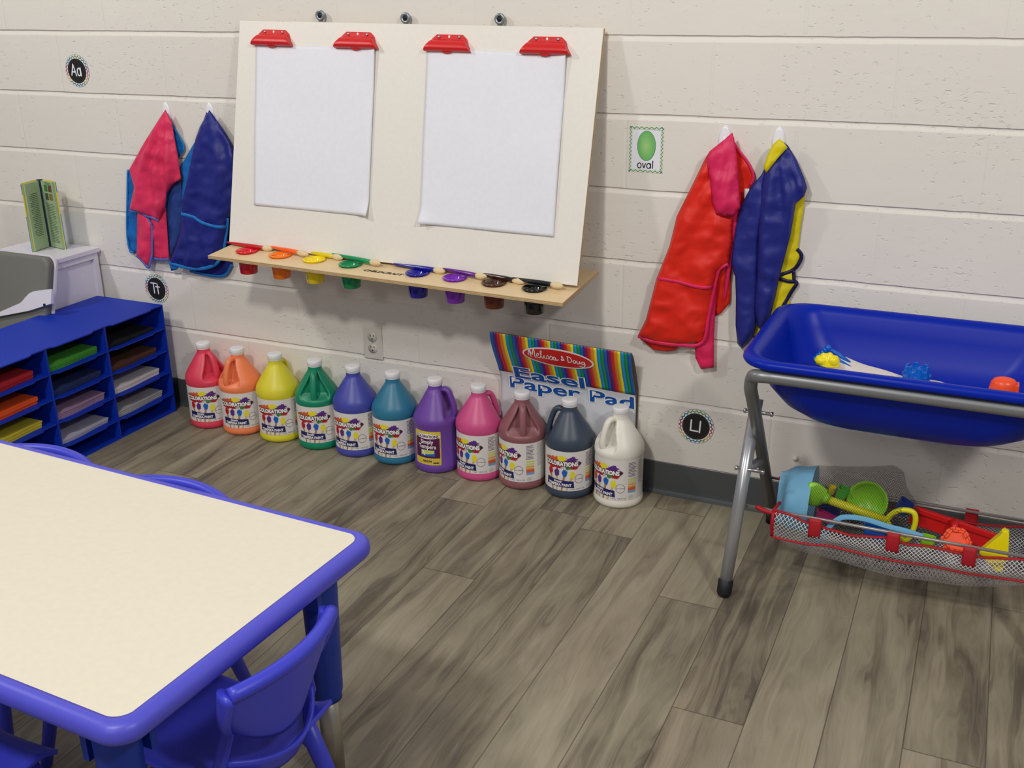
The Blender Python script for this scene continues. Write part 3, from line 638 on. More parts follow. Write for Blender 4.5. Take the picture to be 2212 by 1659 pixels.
c.panel('collar', [(2.707,1.077),(2.717,1.071),(2.73,1.056),(2.709,1.03),(2.691,1.003),(2.682,0.9895),(2.674,1.004),(2.682,1.036),(2.693,1.062)], f_yel, .052, .010, .002, 5, label='yellow collar')

# ------------------------------------------------------------------ paint jugs
m_cap = mat('white_cap', rgb(235, 235, 238), .4); m_label = mat('label_white', rgb(226, 222, 218), .4)
m_ban = mat('label_navy', rgb(24, 28, 96), .45); m_lw = mat('label_text_white', rgb(244, 240, 238), .5)
LC = {'red': rgb(186, 22, 30), 'purple': rgb(92, 40, 130), 'blue': rgb(20, 96, 190), 'yellow': rgb(236, 222, 40), 'green': rgb(60, 130, 60), 'orange': rgb(214, 92, 50), 'brown': rgb(176, 110, 70), 'plum': rgb(76, 24, 62), 'wood': rgb(214, 176, 120), 'wood2': rgb(176, 130, 80), 'grey': rgb(150, 150, 156), 'text': rgb(96, 88, 110), 'lime': rgb(206, 214, 110), 'amber': rgb(226, 160, 70), 'sky': rgb(120, 160, 206)}
lm_ = lambda k: mat('label_'+k, LC[k], .5)
RJ = .0716
def wrap(h):
    return lambda u, v: ((RJ+h)*sin(u/RJ), -(RJ+h)*cos(u/RJ), v)
def blob(cx, cy, rx, ry, n, amp, seed):
    return [(cx+rx*cos(2*pi*i/n)*(1+amp*noise.noise(Vector((cos(2*pi*i/n)*3, sin(2*pi*i/n)*3, seed)))*2), cy+ry*sin(2*pi*i/n)*(1+amp*noise.noise(Vector((cos(2*pi*i/n)*3, sin(2*pi*i/n)*3, seed+9)))*2)) for i in range(n)]
def rect(x0, x1, y0, y1): return [(x0, y0), (x1, y0), (x1, y1), (x0, y1)]
def label_mesh():
    b = MB(); z0, H = .0285, .128
    A = lambda poly, m, h, sp=.004: b.add(lift(fill(poly, sp), wrap(h)), m, False)
    b.add(grid(lambda i, j: wrap(.0004)((i-.45)*.40, z0+j*H), 64, 1), m_label, True)
    y = lambda v: z0+v*1.075
    A(blob(-.040, y(.088), .018, .012, 26, .35, 1), lm_('brown'), .0006); A(blob(-.022, y(.094), .020, .009, 26, .4, 2), lm_('orange'), .0007)
    A(blob(.004, y(.098), .014, .009, 26, .35, 3), lm_('yellow'), .0008); A(blob(.034, y(.094), .017, .011, 30, .45, 4), lm_('purple'), .0009)
    A(blob(.052, y(.083), .011, .007, 24, .5, 5), lm_('plum'), .0007); A(blob(-.022, y(.074), .030, .007, 30, .45, 6), lm_('red'), .0010)
    A(blob(.024, y(.071), .009, .006, 26, .4, 7), lm_('green'), .0010); A(blob(.040, y(.071), .012, .006, 24, .5, 8), lm_('red'), .0008)
    tv, tf = text2d('COLORATIONS', .0185, .0010, 'CENTER', 0, .82)
    tb = text2d('COLORATIONS', .0185, .0028, 'CENTER', 0, .82)
    mk = lambda vv, h, dx, dy: [wrap(h)(x+dx, y(dy)+v_) for x, v_ in vv]
    b.add((mk(tb[0], .0013, 0, .0765), tb[1]), mat('label_outline', rgb(60, 30, 44), .5), False)
    b.add((mk(tv, .0016, 0, .0765), tf), m_lw, False)
    # four loaded brushes
    for k, (u, col, vv) in enumerate(((-.034, 'red', .052), (-.012, 'purple', .050), (.013, 'blue', .050), (.036, 'yellow', .044))):
        lo = u*.62-.004; A([(lo-.0025, y(.001)), (lo+.0025, y(.001)), (u+.0035, y(vv)), (u-.0035, y(vv))], lm_('wood' if k % 2 else 'wood2'), .0009, .006)
        A(blob(u, y(vv+.005), .0080, .0125, 22, .30, 20+k), lm_(col), .0011)
    A([(-.049, y(.0135)), (.042, y(.0105)), (.040, y(.030)), (-.048, y(.036))], m_ban, .0013, .006)
    t1 = text2d('Simply', .0100, .0003, 'CENTER'); t2 = text2d('TEMPERA PAINT', .0125, .0005, 'CENTER', 0, .84)
    b.add((mk(t1[0], .0016, -.008, .0255), t1[1]), m_lw, False).add((mk(t2[0], .0016, -.004, .0145), t2[1]), m_lw, False)
    A(ell(.057, y(.037), .0135, .0145, 32), lm_('plum'), .0012); A(ell(.057, y(.037), .0124, .0134, 32), m_label, .0014)
    t4 = text2d('eco friendly', .0048, .0001); b.add((mk(t4[0], .0016, .057, .036), t4[1]), lm_('text'), False)
    t3 = text2d('1 GAL  128 FL OZ', .0062, .0001); b.add((mk(t3[0], .0010, .052, .0045), t3[1]), lm_('grey'), False)
    # side panel: fine print and coloured bars
    for r in range(10): A(rect(.080, .080+.026*(.85+.15*sin(r*2.4)), y(.110-r*.0044), y(.1118-r*.0044)), lm_('text'), .0007, .01)
    for r, (c, h) in enumerate((('lime', .0034), ('lime', .0034), ('amber', .0034), ('amber', .0042), ('orange', .0070), ('sky', .0060))):
        A(rect(.080, .106, y(.060-r*.0076), y(.060-r*.0076+h+.0016)), lm_(c), .0007, .01)
    A(ell(.090, y(.008), .0075, .0075, 24), lm_('grey'), .0007); A(ell(.090, y(.008), .0066, .0066, 24), m_label, .0009)
    for s_, yy in ((.004, .0105), (.005, .008), (.004, .0055)): A(rect(.090-s_, .090+s_, y(yy), y(yy+.0010)), lm_('grey'), .0011, .01)
    for r in range(16): A(rect(.116, .132, y(.112-r*.0044), y(.1134-r*.0044)), lm_('grey'), .0007, .01)
    return b
def purple_label():
    b = MB(); A = lambda poly, m, h, sp=.004: b.add(lift(fill(poly, sp), wrap(h)), m, False); y = lambda v: .030+v
    def rr(x0, x1, y0, y1, r):
        P = []
        for cx, cy, a in ((x1-r, y1-r, 0), (x0+r, y1-r, pi/2), (x0+r, y0+r, pi), (x1-r, y0+r, 3*pi/2)): P += ell(cx, cy, r, r, 5, a, a+pi/2)
        return P
    A(rr(-.050, .044, y(0), y(.115), .004), mat('label_gold', rgb(230, 206, 40), .5), .0006)
    A(rect(-.046, .040, y(.024), y(.092)), mat('label_aubergine', rgb(84, 14, 72), .5), .0009)
    A(ell(-.002, y(.098), .044, .0085, 32), m_lw, .0010)
    mk = lambda vv, h, dx, dy: [wrap(h)(x+dx, y(dy)+v_) for x, v_ in vv]
    for s_, sz, dy, m in (('COLORATIONS', .0130, .0935, lm_('plum')), ('Simply', .0195, .073, m_lw), ('Tempera', .0195, .0565, m_lw), ('GALLON', .009, .010, lm_('plum'))):
        t_ = text2d(s_, sz, .0004, 'CENTER', 0, .85); b.add((mk(t_[0], .0014, -.002, dy), t_[1]), m, False)
    A(rect(-.024, .024, y(.030), y(.052)), lm_('blue'), .0011); A([(-.022, y(.034)), (.022, y(.040)), (.022, y(.051)), (-.022, y(.051))], lm_('lime'), .0013)
    A([(-.012, y(.033)), (-.008, y(.032)), (-.014, y(.050)), (-.018, y(.049))], m_lw, .0015)
    A(rect(.018, .036, y(.006), y(.010)), lm_('plum'), .0009)
    return b
JP = [(0, .0), (.060, .0005), (.068, .002), (.0724, .008), (.0737, .014), (.0736, .022), (.0716, .027), (.0716, .157), (.0724, .160), (.0737, .165), (.0738, .172), (.0732, .180), (.0705, .190), (.064, .202), (.0555, .216), (.046, .231), (.0365, .246), (.0290, .257), (.0245, .264), (.0232, .268), (.0228, .284), (0, .284)]
JP2 = [(0, .0), (.064, .0005), (.070, .002), (.0730, .008), (.0738, .018), (.0738, .024), (.0722, .027), (.0722, .157), (.0736, .160), (.0739, .168), (.0735, .174), (.0700, .182), (.0600, .200), (.0500, .218), (.0400, .236), (.0310, .253), (.0265, .262), (.0225, .266), (.0222, .283), (0, .283)]
def jug_mesh(JP, sharp=False):
    # handle recess faces +X before rotation
    n = 72; v = []; prof = []
    for i in range(len(JP)-1):
        (r0, z0), (r1, z1) = JP[i], JP[i+1]; k = max(1, int(abs(z1-z0)/.006)) if .155 < z0 < .27 else 1
        for j in range(k): prof.append((r0+(r1-r0)*j/k, z0+(z1-z0)*j/k))
    prof.append(JP[-1]); vv, ff = lathe(prof, n); out = []
    ss = lambda t: max(0, min(1, t))**2*(3-2*max(0, min(1, t)))
    for x, y, z in vv:
        r = sqrt(x*x+y*y); a = atan2(y, x)
        if .17 < z < .268 and r > 1e-6:
            wd = .80-.30*ss((z-.19)/.075)
            wz = ss((z-.178)/.012)*ss((.266-z)/.012); wa = ss((wd-abs(a))/.20)
            # target: flat vertical-ish wall close to the axis
            tx = .020+.012*(1-ss((z-.19)/.06)); X_ = r*cos(a); nx = X_+(min(X_, tx)-X_)*wz*wa
            x = nx
        out.append((x, y, z))
    return out, ff
def handle_mesh():
    P = spline([(.020, 0, .262), (.033, 0, .2655), (.045, 0, .258), (.054, 0, .238), (.0615, 0, .212), (.0635, 0, .194), (.060, 0, .176)], 5)
    return tube(P, [.0095]*3+[.0108]*(len(P)-3), 14, flat=.8)
LAB = label_mesh(); LABP = purple_label(); _cache = {}
JUG = [('red', (226, 66, 92), 33, -23, 0), ('orange', (248, 136, 88), -48, -22, 0), ('yellow', (226, 214, 52), 140, -23, 0), ('green', (10, 138, 102), -10, -20, 0), ('indigo blue', (70, 76, 170), 182, -33, 0), ('teal', (46, 120, 152), 175, -33, 0),
       ('purple', (112, 70, 166), 68, -26, 1), ('pink', (212, 82, 138), 118, -43, 0), ('mauve brown', (146, 92, 98), 2, -55, 0), ('dark slate', (60, 72, 90), -108, -21, 0), ('white', (236, 232, 220), -52, -41, 0)]
CAPS = [(0.7912,0.3101),(0.9377,0.3037),(1.095,0.3093),(1.255,0.3111),(1.404,0.3088),(1.553,0.309),(1.707,0.3089),(1.859,0.3094),(2.007,0.3086),(2.162,0.3125),(2.321,0.3091)]
for (nm, c, hd, ld, kind), q in zip(JUG, CAPS):
    x = q[0]; az = math.degrees(atan2(CAMP.x-x, -.088-CAMP.y))
    lb = '%s paint gallon jug standing in the row on the floor along the wall' % nm
    t = thing('paint_jug', lb, 'paint jug', (x, -.088, 0), group='gallon paint jugs along the wall')
    m_ = mat(nm.replace(' ', '_')+'_paint_plastic', rgb(*c), .40, spec=.5, sub=.08, noise_amt=.06, bscale=14)
    # a handle facing the camera: rotate +X onto the camera azimuth
    ha = radians(az+hd)-pi/2
    b = MB().add(jug_mesh(JP2 if kind else JP), m_, True, RZ(ha)); bo = b.build('bottle', t, recalc=False)
    MB().add(handle_mesh(), m_, True, RZ(ha)).build('handle', bo)
    cp = MB(); pr = [(.0238, .2815), (.0245, .2825), (.0245, .297), (.0238, .2985), (.0225, .2995), (.019, .3003), (0, .2998)]
    vv, ff = lathe(pr, 60); cp.add(([(x_*(1+.012*(i % 2)*((.282) < z_ < .2985)), y_*(1+.012*(i % 2)*((.282) < z_ < .2985)), z_) for i, (x_, y_, z_) in enumerate(vv)], ff), m_cap, True).add(lathe([(.0232, .2815), (.0238, .2795), (.0234, .2785), (.0222, .2785)], 40), m_cap)
    cp.build('cap', t, recalc=False)
    key = 'p' if kind else 'n'
    if key not in _cache:
        lo = (LABP if kind else LAB).build('label', t, recalc=False); _cache[key] = lo
    else:
        lo = _cache[key].copy(); COL.objects.link(lo); lo.parent = t
    lo.rotation_euler = (0, 0, radians(az+ld)); lo['label'] = 'printed label with lettering and colour splashes'

# ------------------------------------------------------------------ easel paper pad behind the jugs
TLp, TRp = [(1.901,0.4753),(2.346,0.4654)]
px0, px1, pt = TLp[0], TRp[0], .5*(TLp[1]+TRp[1])
PWD = px1-px0; PH = .46
def backy(s): return -.083+.0775*min(1, s/.14)**.75
def padf(u, s, h=0):
    """u across 0..1, s metres down from the top edge"""
    ztop = TLp[1]+(TRp[1]-TLp[1])*u
    k = min(1, s/.20); bow = k*k*(3-2*k)
    yl = -.085+.072*bow; yr = -.085+.062*bow
    yy = yl*(1-u)+yr*u
    yy = min(yy, backy(s)-.004)
    return (px0+.004*s+PWD*u, min(yy, -.0036)-h, ztop-s*.96)
pad = thing('easel_paper_pad', 'rainbow striped easel paper pad leaning behind the brown, slate and white jugs', 'paper pad', (px0, -.03, 0))
MXp = T(-px0, .03, 0)
NS = 48; RB = [rgb(0, 84, 168), rgb(92, 28, 120), rgb(206, 28, 40), rgb(222, 126, 30), rgb(240, 216, 30), rgb(0, 150, 206), rgb(24, 138, 70), rgb(20, 76, 170)]
RBo = ['b', 'p', 'r', 'o', 'y', 'c', 'g']; RBM = {k: mat('stripe_'+k, c, .35) for k, c in zip(RBo, (rgb(0, 96, 184), rgb(98, 28, 120), rgb(210, 30, 44), rgb(226, 132, 34), rgb(242, 220, 36), rgb(0, 152, 212), rgb(20, 142, 76)))}
seq = 'bprrooyccg'; seq = ['b', 'p', 'r', 'o', 'y', 'c', 'g']
b = MB(); nst = 43; nj = 26; SL = .30
for i in range(nst):
    m_ = RBM[seq[i % 7]]; u0, u1 = i/nst, (i+1)/nst
    # lower boundary of the stripes sweeps down to the right
    def lim(u): return .150+.004*u
    def g(a, c_): u = u0+(u1-u0)*a; return padf(u, c_*lim(u), .0006)
    b.add(grid(g, 1, 14), m_, True, MXp)
m_cov = mat('pad_cover_white', rgb(214, 216, 222), .45)
b.add(grid(lambda a, c_: padf(a, c_*.42, 0), 40, 36), m_cov, True, MXp)
cover = b.build('cover', pad, recalc=False, solid=.0008, off=-1)
b = MB(); m_side = mat('pad_card_back', rgb(104, 92, 84), .7)
b.add(grid(lambda a, c_: (px0+PWD*a+.002, backy(c_*.405), TLp[1]+(TRp[1]-TLp[1])*a-.001-.405*c_), 6, 24), m_side, True, MXp)
b.build('backing_card', pad, solid=.003)
b = MB()
def onpad(h): 
    return lambda x, s: tuple(MXp @ Vector(padf(x/PWD, s, h)))
# red oval with script lettering
oc = (.485*PWD, .057)
b.add(lift(fill(ell(*oc, .114, .034, 48), .008), onpad(.0030)), m_lw, False).add(lift(fill(ell(*oc, .1085, .029, 48), .008), onpad(.0042)), mat('oval_red', rgb(206, 28, 30), .35), False)
W_ = .0036
script = [[(-.088, .006), (-.083, -.012), (-.080, .010)], [(-.080, -.012), (-.076, .002), (-.070, -.014), (-.067, -.012), (-.068, .006), (-.064, .010)], [(-.062, .003), (-.055, -.001), (-.057, -.006), (-.062, .001), (-.060, .007), (-.053, .008), (-.048, -.003), (-.045, -.014), (-.049, -.012), (-.048, .004), (-.044, .008), (-.040, .002), (-.039, -.002), (-.039, .006), (-.034, .008), (-.029, -.003), (-.025, .002), (-.028, .008), (-.032, .007)], [(-.026, .008), (-.018, -.003), (-.014, .003), (-.018, .009), (-.021, .007)], [(-.006, -.001), (-.011, .000), (-.012, .007), (-.007, .008), (-.005, .000), (-.004, .008), (.003, .005)],
          [(.018, -.004), (.014, -.008), (.014, -.003), (.020, .003), (.013, .006), (.012, .002), (.019, .005)], [(.031, -.010), (.031, .009)], [(.029, -.010), (.040, -.006), (.041, .005), (.030, .009)], [(.050, -.001), (.046, .003), (.048, .008), (.053, .006), (.053, .001), (.050, -.001)], [(.058, -.001), (.057, .006), (.062, .008), (.066, .000), (.066, .008)], [(.078, .000), (.072, .001), (.072, .008), (.078, .006), (.079, .000), (.080, .010), (.074, .017), (.062, .014)], [(.088, .009), (.0885, .0095)]]
for st in script: b.add(lift(stroke([(oc[0]+x*1.08, oc[1]-.002+y_*1.2) for x, y_ in st], W_*(.6 if len(st) > 9 else .8), False, 5), onpad(.0056)), m_lw, False)
m_bt = mat('lettering_blue', rgb(6, 84, 168), .4)
def word(s_, size, x0, x1, base, slope, hsc, lf=0):
    tv, tf = text2d(s_, size, .0012, 'LEFT'); w0 = min(p[0] for p in tv); w1 = max(p[0] for p in tv); k_ = (x1-x0)/(w1-w0)
    for bold, m_, h in (((.0034, m_lw, .0026+lf), (.0012, m_bt, .0034+lf))):
        tv, tf = text2d(s_, size, bold, 'LEFT')
        b.add((([onpad(h)(x0+(x-w0)*k_, base+slope*x-y_*hsc) for x, y_ in tv]), tf), m_, False)
word('Paper Pad', .056, .034, PWD-.004, .204, -.012, 1.0)
word('Easel', .058, .055, .287, .163, -.02, 1.0, .001)
b.build('lettering', cover, recalc=False)

# ------------------------------------------------------------------ blue cardboard paper organizer
m_ob = mat('organizer_blue_card', rgb(6, 50, 176), .55, spec=.3, noise_amt=.06); m_oe = mat('card_raw_edge', rgb(70, 66, 96), .8)
OX0, OX1, OY0, OY1, OH = .295, .600, -.845, -.055, .405
org = thing('paper_organizer', 'blue cardboard paper organizer with open shelves for coloured paper', 'organizer', ((OX0+OX1)/2, (OY0+OY1)/2, 0))
om = T(-(OX0+OX1)/2, -(OY0+OY1)/2, 0)
def shelf_panel(z, th, lip, cells):
    """flat panel whose front edge juts out between notches"""
    P = [(OX0, OY0), (OX0, OY1)]; e = []
    for y1, y0 in cells:   # from right (near wall) to left
        a = y1-.25*(y1-y0); c_ = y0+.0
        P += [(OX1, y1), (OX1, a+.012), (OX1+lip, a-.004), (OX1+lip, c_+.030), (OX1, c_+.016), (OX1, c_+.001)]
    P.append((OX1, OY0)); f2 = fill(P, .05); v = [(x, y_, z) for x, y_ in f2[0]]+[(x, y_, z-th) for x, y_ in f2[0]]; n = len(f2[0])
    fs = f2[1]+[tuple(i+n for i in q)[::-1] for q in f2[1]]
    nb = len(P); bb = MB().add((v, fs), m_ob, False, om)
    L = len(P); sv = []; sf = []
    for i in range(L):
        a, c_ = P[i], P[(i+1) % L]; k = len(sv); sv += [(a[0], a[1], z), (c_[0], c_[1], z), (c_[0], c_[1], z-th), (a[0], a[1], z-th)]; sf.append((k, k+1, k+2, k+3))
    bb.add((sv, sf), m_ob, False, om)
    return bb
cells = [(-.055, -.332), (-.332, -.580), (-.580, -.845)]; LV = [.3195, .2360, .1540, .0690]
shelf_panel(OH, .004, .010, cells).build('top_panel', org, recalc=False)
for z in LV: shelf_panel(z, .004, .010, cells).build('shelf', org, recalc=False)
MB().add(box(OX0, OX1, OY0, OY1, 0, .005), m_ob, False, om).build('bottom_panel', org)
MB().add(box(OX0, OX0+.004, OY0, OY1, 0, OH-.004), m_ob, False, om).build('back_panel', org)
for y_ in (-.059, -.845): MB().add(box(OX0, OX1, y_, y_+.004, 0, OH-.004), m_ob, False, om).build('side_panel', org)
for y_ in (-.332, -.580):
    MB().add(box(OX0+.004, OX1-.001, y_-.0035, y_+.0035, .005, OH-.004), m_ob, False, om).build('divider', org)
STK = [(0, 0, 'black', (20, 20, 22), .012, 0), (1, 0, 'brown', (84, 50, 34), .020, 0), (2, 0, 'white', (214, 212, 210), .024, 0), (3, 0, 'pale grey', (176, 178, 178), .024, .008),
       (0, 1, 'green', (64, 148, 44), .024, .003), (1, 1, 'navy', (28, 44, 96), .022, 0), (2, 1, 'lilac', (162, 132, 164), .026, .002), (3, 1, 'off white', (188, 188, 204), .018, .006),
       (0, 2, 'red', (170, 22, 34), .026, .002), (1, 2, 'orange', (236, 84, 20), .024, .003), (2, 2, 'yellow', (206, 190, 52), .024, .006)]
for lev, colm, nm, c, h, lip in STK:
    z0 = (LV+[.005])[lev]; y1, y0 = cells[colm]; y1 -= .008; y0 += .008
    if nm == 'black': h = .012
    t = thing('paper_stack', 'stack of %s construction paper in the blue organizer' % nm, 'paper stack', (.45, (y0+y1)/2, z0+.0004), group='coloured paper stacks in the blue organizer')
    m_ = mat(nm.replace(' ', '_')+'_construction_paper', rgb(*c), .8); b = MB(); n = 9
    wy = .205 if colm != 0 else .222; yc = y0+wy/2+.004-(y0+y1)/2
    for i in range(n):
        za, zb = h*i/n, h*(i+1)/n-.0003; rx = .138+.004*noise.noise(Vector((i*1.7, lev, colm)))+.006*(i/n)-.004; j = .003*noise.noise(Vector((i*2.1, lev*3, colm+5)))
        rv = []
        for k in range(9):
            s_ = k/8; dr = lip*1.6*sin(s_*pi)*0; sag = .004*sin(s_*pi*1.6)
            for X1, zz_ in ((-.13, 0), (rx+sag, 0)): 
                for z_ in (za, zb): rv.append((X1, yc-wy/2+wy*s_+j, z_+.003*noise.noise(Vector((s_*2, lev, colm)))*(X1 > 0)*(i/n)))
        rf = []
        for k in range(8):
            a = k*4; rf += [(a, a+2, a+6, a+4), (a+1, a+5, a+7, a+3), (a+2, a+3, a+7, a+6), (a, a+4, a+5, a+1)]
        rf += [(0, 1, 3, 2), (32, 34, 35, 33)]
        b.add((rv, rf), m_, False)
    b.build('sheets', t)

# ------------------------------------------------------------------ white side cabinet, bench and book
m_wp = mat('white_painted_board', rgb(226, 222, 232), .35); m_scr = mat('screw_dark', rgb(40, 40, 44), .5, metal=.5)
cab = thing('side_cabinet', 'white tapered side cabinet against the wall behind the organizer', 'cabinet', (.14, -.12, 0))
b = MB().add(box(-.165, .156, -.104, .108, .560, .576), m_wp, False); b.build('top', cab, bevel=.0012)
def prism(poly, x0, x1):  # poly in (y,z)
    n = len(poly); v = [(x0, *p) for p in poly]+[(x1, *p) for p in poly]
    return v, [tuple(range(n))[::-1], tuple(range(n, 2*n))]+[(i, (i+1) % n, n+(i+1) % n, n+i) for i in range(n)]
for name, x0, x1 in (('side_panel', .120, .132), ('side_panel', -.150, -.138)):
    MB().add(prism([(-.250, 0), (.098, 0), (.098, .56), (-.092, .56)], x0, x1), m_wp, False).build(name, cab, bevel=.001)
fr = MB()
fr.add(prism([(-.262, 0), (-.236, 0), (-.077, .56), (-.103, .56)], .1322, .146), m_wp, False).add(prism([(.084, 0), (.104, 0), (.104, .5595), (.084, .5595)], .1322, .146), m_wp, False)
fr.add(prism([(-.0835, .537), (.0835, .537), (.0835, .5595), (-.0775, .5595)], .1322, .146), m_wp, False)
fr.build('side_frame', cab)
def slab(x0, x1, y0, y1, dy, z1=.5595): return [(x0, y0, 0), (x1, y0, 0), (x1, y1, z1), (x0, y1, z1), (x0, y0+dy, 0), (x1, y0+dy, 0), (x1, y1+dy, z1), (x0, y1+dy, z1)], [(0, 1, 2, 3), (4, 7, 6, 5), (0, 4, 5, 1), (1, 5, 6, 2), (2, 6, 7, 3), (3, 7, 4, 0)]
MB().add(slab(-.15, .1318, -.262, -.103, .010), m_wp, False).build('front_panel', cab)
MB().add(box(-.138, .120, .094, .102, 0, .56), m_wp, False).build('back_panel', cab)
# bench with grey back cushion, its white rail in front
m_gc = mat('grey_cushion_vinyl', rgb(112, 112, 106), .55, bump=.15, bscale=500)
BT = math.atan(.284)
bench = thing('toddler_bench', 'white toddler bench with grey padded back and wavy top rail', 'bench', mx=T(-.2, -.395, 0) @ RX(-BT))
CQ = [(0.0873,0.6048),(0.2807,0.611),(0.3175,0.5511)]
bx1 = CQ[2][0]+.2+.001; bt = CQ[1][1]+.002; bz0 = .10
def rrect(x0, x1, z0, z1, r, n=8):
    P = []
    for cx, cz, a in ((x1-r, z1-r, 0), (x0+r, z1-r, pi/2), (x0+r, z0+r, pi), (x1-r, z0+r, 3*pi/2)): P += ell(cx, cz, r, r, n, a, a+pi/2)
    return P
def pad_solid(prof, inset0=0):
    v = []; f = []
    for d, yy in prof: v += [(x, yy, z) for x, z in rrect(-.42+d, bx1-d, bz0+d, bt-d, .034-d*.5)]
    n = len(v)//len(prof)
    for j in range(len(prof)-1):
        for i in range(n): k = (i+1) % n; f.append((j*n+i, j*n+k, (j+1)*n+k, (j+1)*n+i))
    return v, f+[tuple((len(prof)-1)*n+i for i in range(n)), tuple(range(n))[::-1]]
MB().add(pad_solid([(0, -.010), (0, -.026), (.0015, -.032), (.006, -.0365), (.014, -.039)]), m_gc).build('back_cushion', bench)
MB().add(pad_solid([(-.007, -.001), (-.007, -.009)]), m_wp, False).build('back_board', bench)
RQ = [(-0.0085,0.3464),(0.1243,0.4026),(0.1891,0.4309),(0.2211,0.4457),(0.2395,0.4636),(0.26,0.4818),(0.2895,0.493),(0.3613,0.5068)]
pts = [(q[0]+.2, q[1]) for q in RQ]; P = [tuple(p[:2]) for p in spline(pts, 5)]
P = [(-.42, P[0][1]-.09)]+P+[(P[-1][0], P[-1][1]-.050), (P[-1][0]-.10, P[-1][1]-.085), (-.10, .28), (-.42, .20)]; f2 = fill(P, .02); n = len(f2[0])
b = MB().add(([(x, -.055, z) for x, z in f2[0]]+[(x, -.043, z) for x, z in f2[0]], f2[1]+[tuple(i+n for i in q)[::-1] for q in f2[1]]), m_wp, False)
L = len(P); sv = []; sf = []
for i in range(L):
    a, c_ = P[i], P[(i+1) % L]; k = len(sv); sv += [(a[0], -.055, a[1]), (c_[0], -.055, c_[1]), (c_[0], -.043, c_[1]), (a[0], -.043, a[1])]; sf.append((k, k+1, k+2, k+3))
b.add((sv, sf), m_wp, False); rail = b.build('front_rail', bench, recalc=False)
sq = [(0.3335,0.45)][0]
MB().add(lathe([(0, 0), (.005, 0), (.0045, .003), (0, .003)], 16), m_scr, True, T(sq[0]+.2, -.055, sq[1]) @ RX(pi/2)).build('screw', rail)
for x in (P[-4][0]-.030, -.40): MB().add(box(x, x+.016, -.042, -.0005, .005, .30), m_wp, False).build('leg_panel', bench)
# open book standing on the cabinet
bk = [(0.0859,0.8104),(0.1443,0.8302),(0.2525,0.8145),(0.076,0.5604),(0.1623,0.5699),(0.2393,0.5853)]
m_pg = mat('book_page_green', rgb(158, 182, 142), .6); m_cv = mat('book_cover_yellow', rgb(226, 206, 70), .45); m_cb = mat('book_cover_blue', rgb(46, 148, 200), .45); m_sp = mat('book_spine_navy', rgb(30, 40, 66), .5); m_tx = mat('book_print', rgb(86, 104, 78), .7)
book = thing('open_book', 'open picture book standing upright on the white cabinet', 'book', (bk[4][0]-.004, -.108, .5762), radians(46)); HB = .245; PWb = .092
MB().add(box(-.010, .010, .050, .054, 0, HB), m_sp, False).build('spine', book, bevel=.001)
for s, ang, nm in ((-1, radians(36), 'left'), (1, radians(31), 'right')):
    d = Vector((s*sin(ang), -cos(ang), 0)); nn = Vector((-d.y*s, d.x*s, 0))*-1
    base = Vector((s*.007, .045, 0))
    def leaf(off, len_, z0, z1, th):
        a = base+nn*off; c_ = a+d*len_; q = [a, c_, c_+nn*th, a+nn*th]
        return [(p.x, p.y, z) for z in (z0, z1) for p in q], [(0, 1, 2, 3), (7, 6, 5, 4), (0, 4, 5, 1), (1, 5, 6, 2), (2, 6, 7, 3), (3, 7, 4, 0)]
    sgn = -1
    cvb = MB().add(leaf(-.0065, .080, 0, HB, .0022), m_cv, False).add(leaf(-.0075, .0805, 0, HB*.52, .0030), m_cb, False).add(leaf(-.0076, .0805, HB*.84, HB*.985, .0030), m_cb, False).build('cover', book)
    pg = MB().add(leaf(-.004, .074, .003, HB-.004, .008), m_pg, False).build('pages', book)
    tx = MB()
    face = base+nn*.0043
    def on(r, z): p = face+d*r; return (p.x, p.y, z)
    def bar(r0, r1, z0, z1, m):
        r0 *= .76; r1 *= .76; tx.add(([on(r0, z0), on(r1, z0), on(r1, z1), on(r0, z1)], [(0, 1, 2, 3)]), m, False)
    if s > 0:
        for a, c_, z0 in ((.022, .048, .205), (.054, .084, .205), (.022, .048, .175), (.054, .084, .175)): bar(a, c_, z0, z0+.024, mat('book_photo_%d' % int(a*1000+z0*10000), rgb(*[(60, 120, 56), (104, 76, 60), (70, 74, 70), (128, 120, 60)][(a > .04)+2*(z0 < .2)]), .5))
        for r in range(24): bar(.018, .086-.010*((r*7) % 3 == 0), .160-r*.0060, .1622-r*.0060, m_tx)
        for r in range(2): bar(.030, .080, .236-r*.005, .2380-r*.005, m_tx)
    else:
        for r in range(25): bar(.024, .080-.012*((r*5) % 4 == 0), .200-r*.0062, .2022-r*.0062, m_tx)
    tx.build('print', pg, recalc=False)

# ------------------------------------------------------------------ table
m_top = mat('table_cream', rgb(233, 225, 205), .45, spec=.35); m_edge = mat('table_blue_edge', rgb(84, 84, 208), .42, noise_amt=.03)
m_leg = mat('table_leg_blue', rgb(16, 50, 150), .42); m_tube = mat('table_leg_steel', rgb(176, 170, 156), .35, metal=.75)
TX1, TYc, TZ = 2.2953, -1.696, .540; TL_, TWd = 1.20, .604; TA = radians(-2.6)
MXt = T(TX1, TYc, 0) @ RZ(TA)
table = thing('activity_table', 'cream topped activity table with a blue rounded edge', 'table', mx=MXt)
def rrc(x0, x1, y0, y1, r, z, n=8): return [(x, y, z) for x, y in rrect(x0, x1, y0, y1, r, n)]
def loft(rings, caps=(True, True)):
    n = len(rings[0]); v = [p for r in rings for p in r]; f = []
    for j in range(len(rings)-1):
        for i in range(n): k = (i+1) % n; f.append((j*n+i, j*n+k, (j+1)*n+k, (j+1)*n+i))
    if caps[0]: f.append(tuple(range(n))[::-1])
    if caps[1]: f.append(tuple((len(rings)-1)*n+i for i in range(n)))
    return v, f
